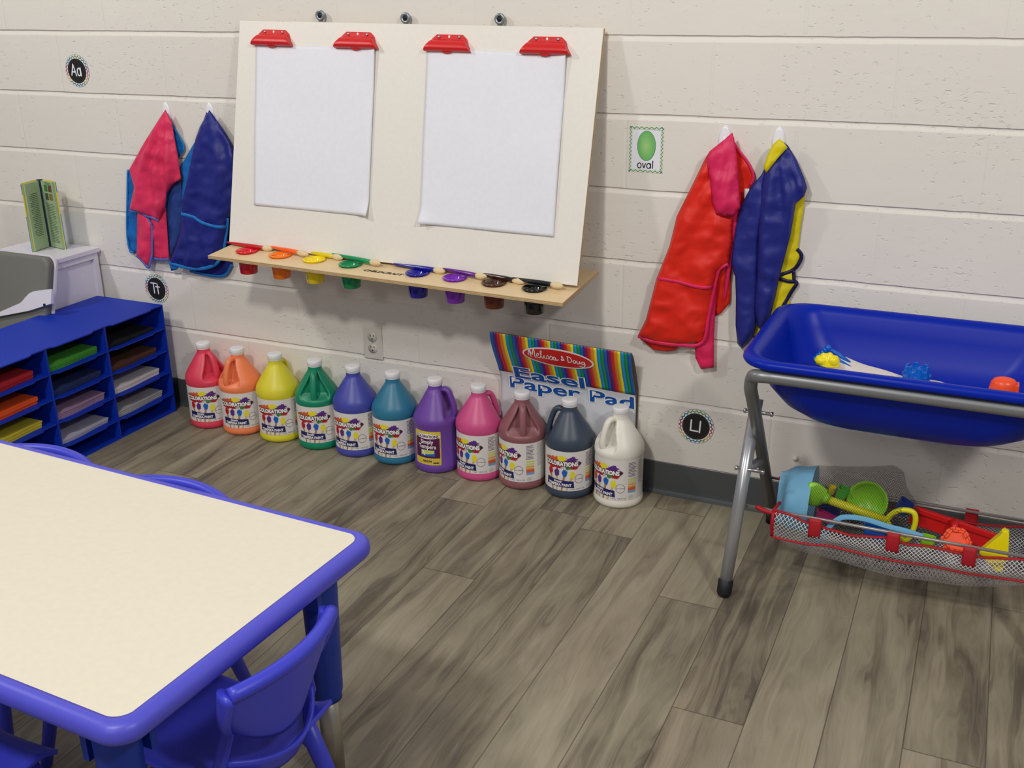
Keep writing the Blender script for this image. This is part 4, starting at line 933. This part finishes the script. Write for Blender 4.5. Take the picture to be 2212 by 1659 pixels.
def tr(d, z): return rrc(-TL_+d, -d, -TWd/2+d, TWd/2-d, .045-d*.72, z)
MB().add(loft([tr(.0235, TZ-.020), tr(.0235, TZ)]), m_top, False).build('tabletop', table)
rg = [(.0232, -.030), (.014, -.0335), (.005, -.032), (.0012, -.027), (0, -.020), (.001, -.011), (.0045, -.0045), (.010, -.001), (.017, .0003), (.0236, .0002), (.0240, -.004)]
MB().add(loft([tr(d, TZ+z) for d, z in rg], (False, False)), m_edge).build('edge_band', table)
MB().add(loft([tr(.03, TZ-.0335), tr(.03, TZ-.024)]), m_leg, False).build('underside', table)
for lx, ly in ((-.092, .235), (-.092, -.235), (-1.10, .235), (-1.10, -.235)):
    sx = 1 if lx > -.5 else -1; sy = 1 if ly > 0 else -1
    l = MB().add(lathe([(.0335, TZ-.034), (.033, .44), (.0285, .225), (.0262, .215), (.0262, .205), (.024, .205)][::-1], 32), m_leg, True, T(lx, ly, 0))
    l.add(cbox(.012, .060, .085), m_leg, False, T(lx-sx*.038, ly-sy*.004, TZ-.075)).add(cbox(.06, .012, .085), m_leg, False, T(lx, ly-sy*.038, TZ-.075))
    lo = l.build('leg', table); MB().add(lathe([(0, .012), (.0205, .012), (.0205, .23), (0, .23)], 28), m_tube, True, T(lx, ly, 0)).build('leg_tube', lo)
    MB().add(lathe([(0, 0), (.024, 0), (.0245, .004), (.0235, .022), (0, .022)], 24), m_scr, True, T(lx, ly, 0)).build('foot', lo)

# ------------------------------------------------------------------ stacking chairs
m_ch = mat('chair_blue_plastic', rgb(62, 68, 206), .38, noise_amt=.03, bump=.1, bscale=700)
def chair(label, x, y, rz, seat=.30, top=.502):
    """faces -X at rotation 0; origin under the seat centre"""
    t = thing('stacking_chair', label, 'chair', (x, y, 0), rz, 'blue stacking chairs')
    W = .120; HB_ = top
    def seatf(i, j):  # i across, j front(0)->back(1)
        yy = (i*2-1)*W*(1-.10*(1-j)); xx = -.155+.30*j; z = seat+.012*((i*2-1)**2)*.9-.012*sin(j*pi)*1.0+.0
        if j < .15: z -= .02*((.15-j)/.15)**2
        if j > .85: z += .012*((j-.85)/.15)**2
        return (xx-.012*(1-(i*2-1)**2)*(1-j)*-1*0, yy, z)
    MB().add(grid(seatf, 20, 18), m_ch).build('seat', t, solid=.009, off=-1, bevel=.002)
    def backf(i, j):  # j bottom->top
        s_ = i*2-1; z = seat+.055+(HB_-seat-.060)*j; bow = .030*(1-s_*s_)
        wv = W*(1.0+.02*j-.22*(1-j)**2.5); low = .055*(1-s_*s_)*(1-j)**2*0
        zz_ = z+.045*(s_*s_)*(1-j)**1.5*1.0+.004*(1-s_*s_)*j
        return (.128+.035*j+bow, s_*wv, zz_)
    bo = MB().add(grid(backf, 24, 16), m_ch)
    # thick rolled top rail and side stiles
    P = [Vector(backf(i/24, 1)) for i in range(25)]
    bo.add(tube([p+Vector((-.004, 0, 0)) for p in P], .0125, 14), m_ch)
    for i in (0, 1):
        Q = [Vector(backf(i, j/12)) for j in range(13)]; s_ = i*2-1
        Q = [Vector((.105, s_*(W-.010), seat-.004)), Vector((.118, s_*(W-.006), seat+.035))]+Q
        bo.add(tube([q+Vector((-.010, 0, 0)) for q in Q], [.011+.006*k/(len(Q)-1) for k in range(len(Q))], 12, flat=.55, up=(0, 1, 0)), m_ch)
    bo.build('backrest', t, solid=.006, off=-1, recalc=True)
    # apron ledge under the backrest
    MB().add(grid(lambda i, j: (.120+.052*(1-(i*2-1)**2)-.02*j, (i*2-1)*W*.90, seat+.030-.040*j+.022*(i*2-1)**2), 24, 4), m_ch).build('rear_ledge', t, solid=.007, off=-1)
    for sx, sy in ((-1, -1), (-1, 1), (1, -1), (1, 1)):
        a = Vector((sx*.105+.0, sy*(W-.030), seat-.006)); e = Vector((sx*.155+.0+(.02 if sx > 0 else 0), sy*(W+.012), .006)); 
        MB().add(tube([a, a*.55+e*.45, e], [.0185, .0165, .0125], 14, flat=.8), m_ch).build('leg', t)
    for sy in (-1, 1):
        MB().add(tube(spline([(-.125, sy*(W-.012), .20), (-.05, sy*(W-.02), .262), (.05, sy*(W-.02), .262), (.135, sy*(W-.012), .20)], 6), .010, 10), m_ch).build('side_brace', t)
    return t
chair('nearest blue stacking chair, backrest toward the camera, at the end of the table', 2.165, -1.700, radians(-2.6))
chair('blue stacking chair on the far side of the table, nearer its right corner', 1.800, -1.502, radians(90-2.6))
chair('blue stacking chair on the far side of the table, nearer the paper organizer', 1.430, -1.486, radians(90-2.6))
chair('blue stacking chair tucked under the near side of the table', 1.840, -1.990, radians(-90-2.6))

# ------------------------------------------------------------------ sand table
m_tub = mat('tub_blue_plastic', rgb(0, 36, 166), .36, spec=.2, noise_amt=.03); m_fr = mat('grey_powder_steel', rgb(128, 130, 132), .35, metal=.35, spec=.6); m_al = mat('bare_steel_tube', rgb(178, 180, 184), .3, metal=.6)
SX, SY, SZ = 3.105, -.292, .655
sand_t = thing('sand_table', 'blue plastic sand table tub on a folding grey tubular frame', 'sand table', (SX, SY, 0))
hx, hy = .362, .262
def sr(d, z, r=None, dx=0): return rrc(-hx+d+dx, hx-d-dx, -hy+d*.9, hy-d*.9, (r or .085)-d*.25 if r is None else r, z, 10)
rings = [sr(.150, .475, .10, .045), sr(.125, .478, .11, .030), sr(.100, .490, .12, .018), sr(.075, .515, .12, .008), sr(.052, .560, .11), sr(.040, .610, .10), sr(.034, .632, .09),
         sr(.010, .632, .085), sr(.003, .634, .085), sr(0, .640, .085), sr(.001, .648, .085), sr(.006, .653, .085), sr(.013, SZ, .082), sr(.024, .653, .08), sr(.032, .646, .078), sr(.038, .635, .085),
         sr(.046, .600, .10), sr(.060, .555, .11), sr(.085, .512, .115), sr(.110, .492, .11, .012), sr(.135, .484, .10, .03)]
MB().add(loft(rings), m_tub).build('tub', sand_t, recalc=True)
FR = MB()
zt = .613; R_t = .0155
def fr_u(y0, yfoot, xoff, zf):
    """one U shaped leg frame: top bar under the rim bending down to two feet"""
    a = Vector((-.335+xoff, y0, zt)); e = Vector((-.330+xoff, yfoot, zf)); d = (e-a).normalized()
    P = [e, a+d*.10, a+d*.055]+[a+d*.030+Vector((.006, 0, .012)), a+Vector((.020, 0, .0)), a+Vector((.055, 0, .002))]
    P = [Vector(p) for p in P]; P2 = [Vector((-p.x+2*0, p.y, p.z)) for p in P][::-1]
    path = [P[0]]+[q for q in spline(P[1:], 6)]+[Vector((0, y0, zt+.002))]+[q for q in spline(P2[:-1], 6)]+[P2[-1]]
    return path
yF = -hy+.020
MB().add(tube(fr_u(yF, .235, 0, .026), R_t, 16), m_fr).build('frame_tube', sand_t)
# straight legs to the front feet, pinned outside the first frame
for s in (-1, 1):
    lg = MB().add(tube([(s*.362, -.200, .034), (s*.350, -.030, .475)], R_t*1.02, 18), m_al).build('leg', sand_t); tag(lg, 'bare steel leg with a black foot')
    MB().add(lathe([(0, 0), (.0150, 0), (.0170, .004), (.0185, .008), (.0190, .040), (.0170, .042), (0, .042)], 24), m_scr, True, T(s*.3626, -.2075, .004) @ RX(-.34)).build('foot', lg)
    MB().add(lathe([(0, 0), (.0180, 0), (.0185, .035), (0, .037)], 20), m_scr, True, T(s*.330, .238, .0)).build('foot', sand_t)
    MB().add(tube([(s*.350, -.095, .310), (s*.330, -.040, .310)], .012, 12), m_fr).build('cross_spacer', sand_t)
    for y_, z in ((-.045, .445), (-.103, .312)):
        MB().add(lathe([(0, -.026), (.006, -.026), (.0065, -.020), (.0045, -.019), (.0045, .040), (.0065, .041), (.0062, .047), (0, .048)], 14), m_steel, True, T(s*.352, y_, z) @ RY(-s*pi/2)).build('bolt', sand_t)
m_sand = mat('play_sand', rgb(232, 222, 214), .9, noise_amt=.05, bump=.5, bscale=600)
def sandf(i, j):
    a_, b_ = i*2-1, j*2-1; x = .245*a_*sqrt(1-.38*b_*b_); y_ = .135*b_*sqrt(1-.38*a_*a_)
    z = .520+.030*noise.noise(Vector((x*6+3, y_*7, .3)))+.040*exp(-((x+.20)/.06)**2)*exp(-((y_-.08)/.12)**2)+.022*exp(-((x+.05)/.12)**2)+.014*exp(-((x-.055)/.05)**2)
    e = max(abs(i*2-1), abs(j*2-1)); return (x, y_, z+(.492-z)*(max(0, e-.75)/.25)**2)
o = MB().add(grid(sandf, 60, 40), m_sand).build('sand', recalc=False); o.location = (SX, SY, 0)
tag(o, 'pale play sand lying in the bottom of the blue tub', 'sand', kind='stuff')
# sand toys in the tub
m_ty = mat('toy_yellow', rgb(250, 232, 10), .3); m_tb = mat('toy_blue', rgb(0, 96, 200), .3); m_to = mat('toy_orange', rgb(255, 84, 34), .35)
def castle(name, label, m, loc, r, h, mx, tw=5, cat='sand toy'):
    t = thing(name, label, cat, loc); b = MB(); n = 60; v = []; f = []
    zs = [0, .06, .2, .5, .78, .82, 1.0]
    def rad(a, z): 
        k = cos(a*tw)**2; return r*(1.0-.20*z)*(1+.10*k**2)
    for z in zs: v += [(rad(2*pi*i/n, z)*cos(2*pi*i/n), rad(2*pi*i/n, z)*sin(2*pi*i/n), h*z*(1 if z < 1 else (1.0 if (i//5) % 2 else .86))) for i in range(n)]
    v += [(rad(2*pi*i/n, 1)*.82*cos(2*pi*i/n), rad(2*pi*i/n, 1)*.82*sin(2*pi*i/n), h*(1.0 if (i//5) % 2 else .86)) for i in range(n)]
    v += [(rad(2*pi*i/n, 1)*.80*cos(2*pi*i/n), rad(2*pi*i/n, 1)*.80*sin(2*pi*i/n), h*.80) for i in range(n)]
    L = len(zs)+2
    for j in range(L-1):
        for i in range(n): k = (i+1) % n; f.append((j*n+i, j*n+k, (j+1)*n+k, (j+1)*n+i))
    f.append(tuple((L-1)*n+i for i in range(n))); f.append(tuple(range(n))[::-1])
    b.add((v, f), m, False, mx)
    for row, zz_ in enumerate((.28, .46, .64)):   # raised stones
        for i in range(8):
            a = 2*pi*(i+(row % 2)*.5)/8; R_ = rad(a, zz_)*1.0
            b.add(cbox(.006, r*.34, h*.10), m, False, mx @ RZ(a) @ T(R_, 0, h*zz_))
    b.build('mold', t, bevel=.001); return t
def P3(q, y): return Vector((q[0], y, q[1]))
q = [(3.115,0.5698)][0]; castle('castle_mold', 'blue castle shaped sand mold standing in the middle of the tub', m_tb, (q[0], -.27, .536), .031, .060, Matrix.Identity(4))
q = [(2.912,0.5884)][0]; t = thing('shell_mold', 'yellow shell shaped sand toy at the left end of the tub', 'sand toy', (q[0], -.29, q[1]-.012))
def shellf(i, j):
    a = pi*(i*1.0)-.0; rr_ = .028*(1+.06*cos(a*9))*(j); return (rr_*cos(a)*1.0, -.014*sin(j*pi/2+pi/2)-.004, rr_*sin(a)*1.15)
MB().add(grid(shellf, 36, 8), m_ty).add(lathe([(0, -.010), (.012, -.008), (.017, 0), (.012, .008), (0, .010)], 20), m_ty, True, T(-.014, -.004, .012)).add(lathe([(0, -.012), (.010, -.010), (.015, 0), (.010, .010), (0, .012)], 20), m_ty, True, T(.012, -.004, .014)).build('shell', t, solid=.003)
q = [(2.873,0.564),(2.901,0.5959),(2.928,0.5836),(2.967,0.5561)]
t = thing('sand_rake', 'blue beaded rake toy half buried behind the yellow shell', 'sand toy', (q[1][0], -.22, q[1][1])); b = MB(); o_ = Vector((q[1][0], q[1][1]))
pl = [Vector((a, 0, c_))-Vector((o_[0], 0, o_[1])) for a, c_ in q]
for k in range(6): p = pl[0].lerp(pl[1], k/5); b.add(lathe([(.0085*sin(pi*i/8), -.0085*cos(pi*i/8)) for i in range(9)], 14), m_tb, True, T(p.x, 0, p.z))
b.build('beads', t); MB().add(tube([pl[1], pl[2], pl[3]], [.005, .009, .008], 10, flat=.5), m_tb).add(tube([pl[0]+Vector((.01, -.02, -.01)), pl[1]+Vector((.006, -.02, -.008)), pl[3]+Vector((0, -.02, 0))], .0045, 8), m_tb).build('handle', t)
q = [(3.304,0.5891)][0]; t = thing('sand_mold', 'small orange sand mold near the right end of the tub', 'sand toy', (q[0], -.30, q[1]-.016))
MB().add(lathe([(0, .030), (.012, .0295), (.022, .026), (.028, .018), (.030, .006), (.031, 0), (0, 0)][::-1], 30), m_to, True, Matrix.Diagonal((1, .8, 1, 1))).add(cbox(.010, .03, .018), m_to, False, T(.026, 0, .009)).build('mold', t)

# ------------------------------------------------------------------ toy basket under the sand table
def net_mat(name, c, n, wdt, rough=.6):
    g = N(name); uv = g.new('UVMap'); uv.uv_map = 'uv'; u, v, _ = g.sep(uv.outputs[0])
    a = g.math('ABSOLUTE', g.math('SUBTRACT', g.math('FRACT', g.math('MULTIPLY', g.math('ADD', u, v), n)), .5))
    b_ = g.math('ABSOLUTE', g.math('SUBTRACT', g.math('FRACT', g.math('MULTIPLY', g.math('SUBTRACT', u, v), n)), .5))
    al = g.math('GREATER_THAN', g.math('MAXIMUM', a, b_), .5-wdt)
    g.b.inputs['Base Color'].default_value = (*c, 1); g.b.inputs['Roughness'].default_value = rough; g.put(g.b.inputs['Alpha'], al); return g.m
m_wn = net_mat('white_netting', rgb(204, 202, 206), 100, .095); m_bn = net_mat('black_netting', rgb(14, 14, 16), 170, .065)
m_bind = mat('crimson_binding', rgb(176, 14, 32), .6, bump=.3, bscale=600); m_rod = mat('thin_steel_rod', rgb(170, 166, 164), .35, metal=.6)
yF, yB = -.400, -.180
# steel rods belong to the frame
for nm, y_, qq in (('rod', yF, [(2.748,0.2235),(3.401,0.2074)]), ('rod', yB, [(2.812,0.2009),(3.404,0.1923)])):
    zz_ = [.2140, .2140] if y_ == yF else [.199, .199]
    MB().add(tube([(-.348, y_-SY, zz_[0]), (.348, y_-SY, zz_[1])], .0042, 10), m_rod).build('basket_rod', sand_t)
tc_ = [(2.833,0.2185),(2.865,0.2148),(2.912,0.2014),(2.946,0.197),(2.979,0.1927),(3.023,0.1871),(3.066,0.1939),(3.108,0.2005),(3.151,0.1901),(3.202,0.1965),(3.263,0.1955),(3.313,0.1946),(3.361,0.2009),(3.401,0.2065)]
bc_ = [(2.821,0.1454),(2.86,0.142),(2.917,0.1403),(2.983,0.1473),(3.038,0.1456),(3.082,0.1427),(3.135,0.141),(3.208,0.1466),(3.28,0.1447),(3.349,0.1489),(3.409,0.1512)]
bask = thing('mesh_basket', 'white mesh toy sling with crimson edging hung under the sand table', 'basket', (3.11, -.29, .12)); mo = T(-3.11, .29, -.12)
X0, X1 = tc_[0][0], 3.44
def curve_at(C, x):
    if x <= C[0][0]: return C[0][1]
    for (a, za), (b_, zb_) in zip(C, C[1:]):
        if x <= b_: t_ = (x-a)/(b_-a); t_ = t_*t_*(3-2*t_); return za+(zb_-za)*t_
    return C[-1][1]
def uvgrid(fn, nu, nv, su, sv):
    v, f = grid(fn, nu, nv); return v, f, [(i/nu*su, j/nv*sv) for j in range(nv+1) for i in range(nu+1)]
def front(i, j): x = X0+(X1-X0)*i; a = curve_at(tc_, x); b_ = curve_at(bc_, x); return (x, -.403-.012*sin(j*pi)-.006*noise.noise(Vector((x*9, j*2, 1))), a+(b_-a)*j)
def topb(x): return .186-.018*abs(sin((x-2.9)*pi/.26))
def rear(i, j): x = X0+(X1-X0)*i; return (x, yB+.006*sin(j*pi), topb(x)+(.125-topb(x))*j)
def bottom(i, j):
    x = X0+(X1-X0)*i; za = curve_at(bc_, x); sag = .066*sin(pi*min(1, max(0, (x-X0)/(X1-X0))))**.5
    return (x, -.403+(yB+.403)*j, za+(.125-za)*j-sag*sin(pi*j**.55)**.8)
for nm, fn, sv in (('front_panel', front, .06), ('rear_panel', rear, .06), ('bottom_panel', bottom, .24)):
    v, f, uv = uvgrid(fn, 60, 10, X1-X0, sv); MB().add((v, f), m_wn, True, mo, uv).build(nm, bask, recalc=False)
for nm, xx in (('end_panel', 0), ('end_panel', 1)):
    def endf(i, j): a = Vector(front(xx, j)); b_ = Vector(rear(xx, j)); p = a.lerp(b_, i); p.z -= .02*sin(i*pi)*(1 if j < .5 else 0)*(1-j); return tuple(p)
    v, f, uv = uvgrid(endf, 12, 6, .22, .06); MB().add((v, f), m_wn, True, mo, uv).build(nm, bask, recalc=False)
bi = MB()
for path in ([front(i/60, 0) for i in range(61)], [front(i/60, 1) for i in range(61)], [rear(i/60, 0) for i in range(61)], [front(0, j/6) for j in range(7)], [front(1, j/6) for j in range(7)], [Vector(front(0, 0)).lerp(Vector(rear(0, 0)), i/6) for i in range(7)], [Vector(front(1, 0)).lerp(Vector(rear(1, 0)), i/6) for i in range(7)]):
    bi.add(tube(path, .0046, 8, flat=.6), m_bind, True, mo)
bi.build('binding', bask)
for q in [(2.936,0.204),(3.118,0.2016),(3.287,0.2034)]:
    MB().add(grid(lambda i, j: ((i-.5)*.030+q[0]-3.11, -.122-.004*sin(j*pi*1.0), .2195-.12-.052*j), 4, 6), m_bind, True).build('hanging_tab', bask, solid=.003)
for x in (3.285, 2.98): MB().add(grid(lambda i, j: ((i-.5)*.030+x-3.11, yB+.29+.004*sin(j*pi), .206-.12-.045*j), 4, 6), m_bind, True).build('hanging_tab', bask, solid=.003)
tk = [(2.787,0.2183),(2.813,0.2107),(2.846,0.2083),(2.825,0.2092),(2.854,0.2074)]
MB().add(tube(spline([(q[0]-3.11, -.402+.29, q[1]-.12) for q in tk[:3]], 5), [.003]+[.0065]*9+[.005], 8), m_bind).build('corner_tie', bask)
# net drawstring bag lying in the basket
Bc = Vector((2.98, -.285, .155))
nb = thing('drawstring_net_bag', 'black net bag with a light blue cloth end lying in the mesh sling', 'bag', Bc)
m_cl = mat('light_blue_cloth', rgb(110, 176, 214), .6, trans=0)
m_clt = N('thin_blue_cloth'); m_clt.b.inputs['Base Color'].default_value = (*rgb(120, 184, 220), 1); m_clt.b.inputs['Alpha'].default_value = .80; m_clt.b.inputs['Roughness'].default_value = .6
ol = [(a, z) for a, z in [(2.829,0.271),(2.857,0.2854),(2.908,0.2975),(2.986,0.3095),(3.088,0.331),(3.116,0.3201),(3.129,0.28),(3.147,0.2545),(3.164,0.2325),(3.167,0.2013)]]
def topat(x):
    if x <= ol[0][0]: return ol[0][1]
    for (a, za), (b_, zb_) in zip(ol, ol[1:]):
        if x <= b_: return za+(zb_-za)*(x-a)/(b_-a+1e-9)
    return ol[-1][1]
xa, xb = ol[0][0]-.004, ol[-1][0]
def bagf(x, a):
    tp = topat(x); cz = (tp+.128)/2; rz_ = (tp-.128)/2; e = max(.35, min(1, (x-xa)/.03))
    ry = .088*e*min(1, .5+(xb-x)/.12); wob_ = 1+.05*noise.noise(Vector((x*30, a*2, 3)))
    return (x, -.290+ry*cos(a)*wob_, cz+rz_*sin(a)*(1 if sin(a) > 0 else 1)*wob_)
xm = [(2.91,0.2393)][0][0]
v, f = grid(lambda i, j: bagf(xa+(xm-xa)*i, 2*pi*j), 12, 32); MB().add((v, f), m_clt.m, True, T(*-Bc)).build('cloth_end', nb, recalc=False)
v, f = grid(lambda i, j: bagf(xm+(xb-xm)*i, 2*pi*j), 40, 40); MB().add((v, f), m_bn, True, T(*-Bc), [(i/40*(xb-xm), j/40*.42) for j in range(41) for i in range(41)]).build('net', nb, recalc=False)
sp_ = [(2.939,0.1437),(2.966,0.1912),(2.986,0.2184),(3.007,0.2291),(3.05,0.2318),(3.104,0.2233),(3.146,0.2199),(3.183,0.2131)]
MB().add(tube(spline([(a-Bc.x, -.392-Bc.y, z-Bc.z) for a, z in sp_], 5), .0068, 8, flat=.12, up=(0, -1, .6)), m_cl).build('strap', nb)
dq = [(2.813,0.2295),(2.828,0.2512),(2.847,0.2654),(2.864,0.2752)]
MB().add(tube(spline([(a-Bc.x, -.25-Bc.y, z-Bc.z) for a, z in dq], 4), .003, 6), m_bind).build('drawstring', nb)
# toys inside and beside the bag
m_li = mat('toy_lime', rgb(140, 206, 30), .35); m_sy = mat('toy_handle_yellow', rgb(226, 222, 30), .35); m_mg = mat('toy_magenta', rgb(190, 40, 110), .4); m_db = mat('toy_dark_blue', rgb(16, 50, 140), .4); m_tr = mat('toy_red', rgb(214, 14, 20), .4); m_gr = mat('toy_green', rgb(70, 170, 40), .4)
hq = [(2.908,0.2789),(2.931,0.2488),(2.949,0.2445),(3.095,0.2145),(3.103,0.2328),(3.123,0.2495),(3.151,0.2504),(3.16,0.2284),(3.154,0.1891),(3.142,0.1724),(3.114,0.1867)]
W3 = [Vector((a, -.345, z)) for a, z in hq]; o_ = W3[2]
t = thing('toy_shovel', 'toy shovel with lime scoop and yellow loop handle inside the net bag', 'toy shovel', o_)
MB().add(tube([W3[2]-o_, W3[3]-o_], .0105, 14), m_sy).add(tube(spline([p-o_ for p in W3[3:]]+[W3[3]-o_], 5), .0068, 10), m_sy).build('handle', t)
def scoop(i, j): a = (i-.5)*2.2; return (-.045+.045*j+0*a, .012*sin(a)*0-.010*(1-j)*cos(a)+.012*(1-cos(a)), .036*sin(a)*(.35+.65*sin(pi*min(1, (1-j)*.62+.05)))+.006)
MB().add(grid(scoop, 16, 14), m_li).add(tube([(-.006, 0, .004), (.004, 0, 0)], [.012, .0125], 12), m_li).build('scoop', t, solid=.004)
q = [(3.041,0.2254)][0]
t = thing('sand_sieve', 'round lime green sand sieve standing inside the net bag', 'sand toy', (q[0], -.27, q[1]))
sv_ = Matrix.Rotation(radians(-62), 4, 'X') @ Matrix.Diagonal((1, 1, 1, 1))
MB().add(lathe([(0, 0), (.036, .001), (.043, .004), (.047, .018), (.050, .019), (.050, .022), (.045, .022), (.040, .008), (0, .005)], 40), m_li, True, RX(radians(72))).build('bowl', t)
for nm, lb, m_, px, sz, rot, yy in (('sand_mold', 'green block shaped sand mold between the shovel and the sieve', m_gr, [(2.978,0.2378)][0], (.028, .03, .038), .3, -.29), ('sand_mold', 'dark blue sand mold under the shovel handle in the net bag', m_db, [(2.956,0.1978)][0], (.05, .05, .030), -.3, -.29),
                                ('sand_mold', 'yellow sand mold at the top of the net bag', m_ty, [(2.95,0.2268)][0], (.018, .02, .020), .1, -.25), ('sand_mold', 'magenta sand mold at the bottom of the net bag', m_mg, [(2.952,0.186)][0], (.055, .02, .022), .35, -.33), ('sand_mold', 'blue sand mold at the right end of the net bag', m_db, [(3.127,0.2329)][0], (.034, .03, .034), .5, -.29),
                                ('sand_mold', 'blue block mold below the strap of the net bag', m_tb, [(3.072,0.1852)][0], (.055, .03, .026), .1, -.36), ('sand_mold', 'small lime sand mold left of the orange castle', m_li, [(3.193,0.1707)][0], (.032, .03, .026), .1, -.33)):
    t = thing(nm, lb, 'sand toy', (px[0], yy, px[1])); a, b_, c_ = sz
    rg_ = [[(x*s_, y_*s_, z) for x, y_ in rrect(-a/2, a/2, -b_/2, b_/2, .006, 4)] for s_, z in ((.82, -c_/2), (.86, -c_/2+.002), (1, c_/2-.003), (1.08, c_/2-.003), (1.08, c_/2), (.92, c_/2), (.85, c_/2-.012), (.8, -c_/2+.006))]
    MB().add(loft(rg_), m_, False, RY(rot)).build('mold', t, bevel=.001)
q = [(3.162,0.2122),(3.245,0.1908),(3.361,0.1746)]; o_ = Vector((q[1][0], -.24, q[1][1]))
t = thing('red_rake', 'red toy rake head lying against the back of the mesh sling', 'toy rake', o_); A, C_ = Vector((q[0][0], -.24, q[0][1]))-o_, Vector((q[2][0], -.24, q[2][1]))-o_
ln = (C_-A); ang = -atan2(ln.z, ln.x)
MB().add(cbox(ln.length, .012, .014), m_tr, False, RY(ang)).add(cbox(ln.length*.97, .006, .040), m_tr, False, RY(ang) @ T(0, .004, -.024)).build('head', t, bevel=.002)
MB().add(tube([(-.0, -.004, .004), (.006, -.026, -.010)], [.012, .009], 14), m_tr).build('socket', t)
q = [(3.256,0.1925)][0]
castle('castle_mold', 'bright orange castle mold lying open in the mesh sling', m_to, (q[0], -.34, q[1]), .031, .045, RX(radians(62)) @ T(0, 0, -.022), 3)
q = [(3.34,0.2066)][0]; o_ = Vector((q[0], -.36, q[1]))
t = thing('toy_wedge', 'yellow triangular sand scoop at the right of the orange castle mold', 'sand toy', o_)
ws = [Vector((a, -.36, z))-o_ for a, z in [(3.308,0.1869),(3.343,0.2379),(3.353,0.2548),(3.364,0.2486),(3.37,0.1948),(3.363,0.1498),(3.351,0.1469)]]
n = len(ws); v = [tuple(p+Vector((0, -.012, 0))) for p in ws]+[tuple(p+Vector((0, .012, 0))) for p in ws]
MB().add((v, [tuple(range(n)), tuple(range(n, 2*n))[::-1]]+[(i, n+i, n+(i+1) % n, (i+1) % n) for i in range(n)]), m_ty, False).add(tube([ws[2]+Vector((.002, -.002, 0)), ws[5]*.9+ws[4]*.1+Vector((-.006, -.002, .02))], .0085, 10), m_ty).build('scoop', t, bevel=.0015)
# black cord loop on the floor under the sling
q = [(3.072,-0.1831),(3.088,-0.1658),(3.122,-0.1512),(3.151,-0.1567),(3.155,-0.1731),(3.126,-0.1984),(3.092,-0.2055),(3.073,-0.193)]
c0 = Vector((q[2][0], q[2][1], .004)); pts = [Vector((a, b_, .004))-c0 for a, b_ in q]
o = MB().add(tube(spline(pts, 5, True), .0028, 8, True), m_scr).add(tube(spline([p*1.08+Vector((.006, .01, .004)) for p in pts[:6]], 5), .0028, 8), m_scr).build('cord_loop'); o.location = c0
tag(o, 'coiled black cord lying on the floor below the mesh sling', 'cord')
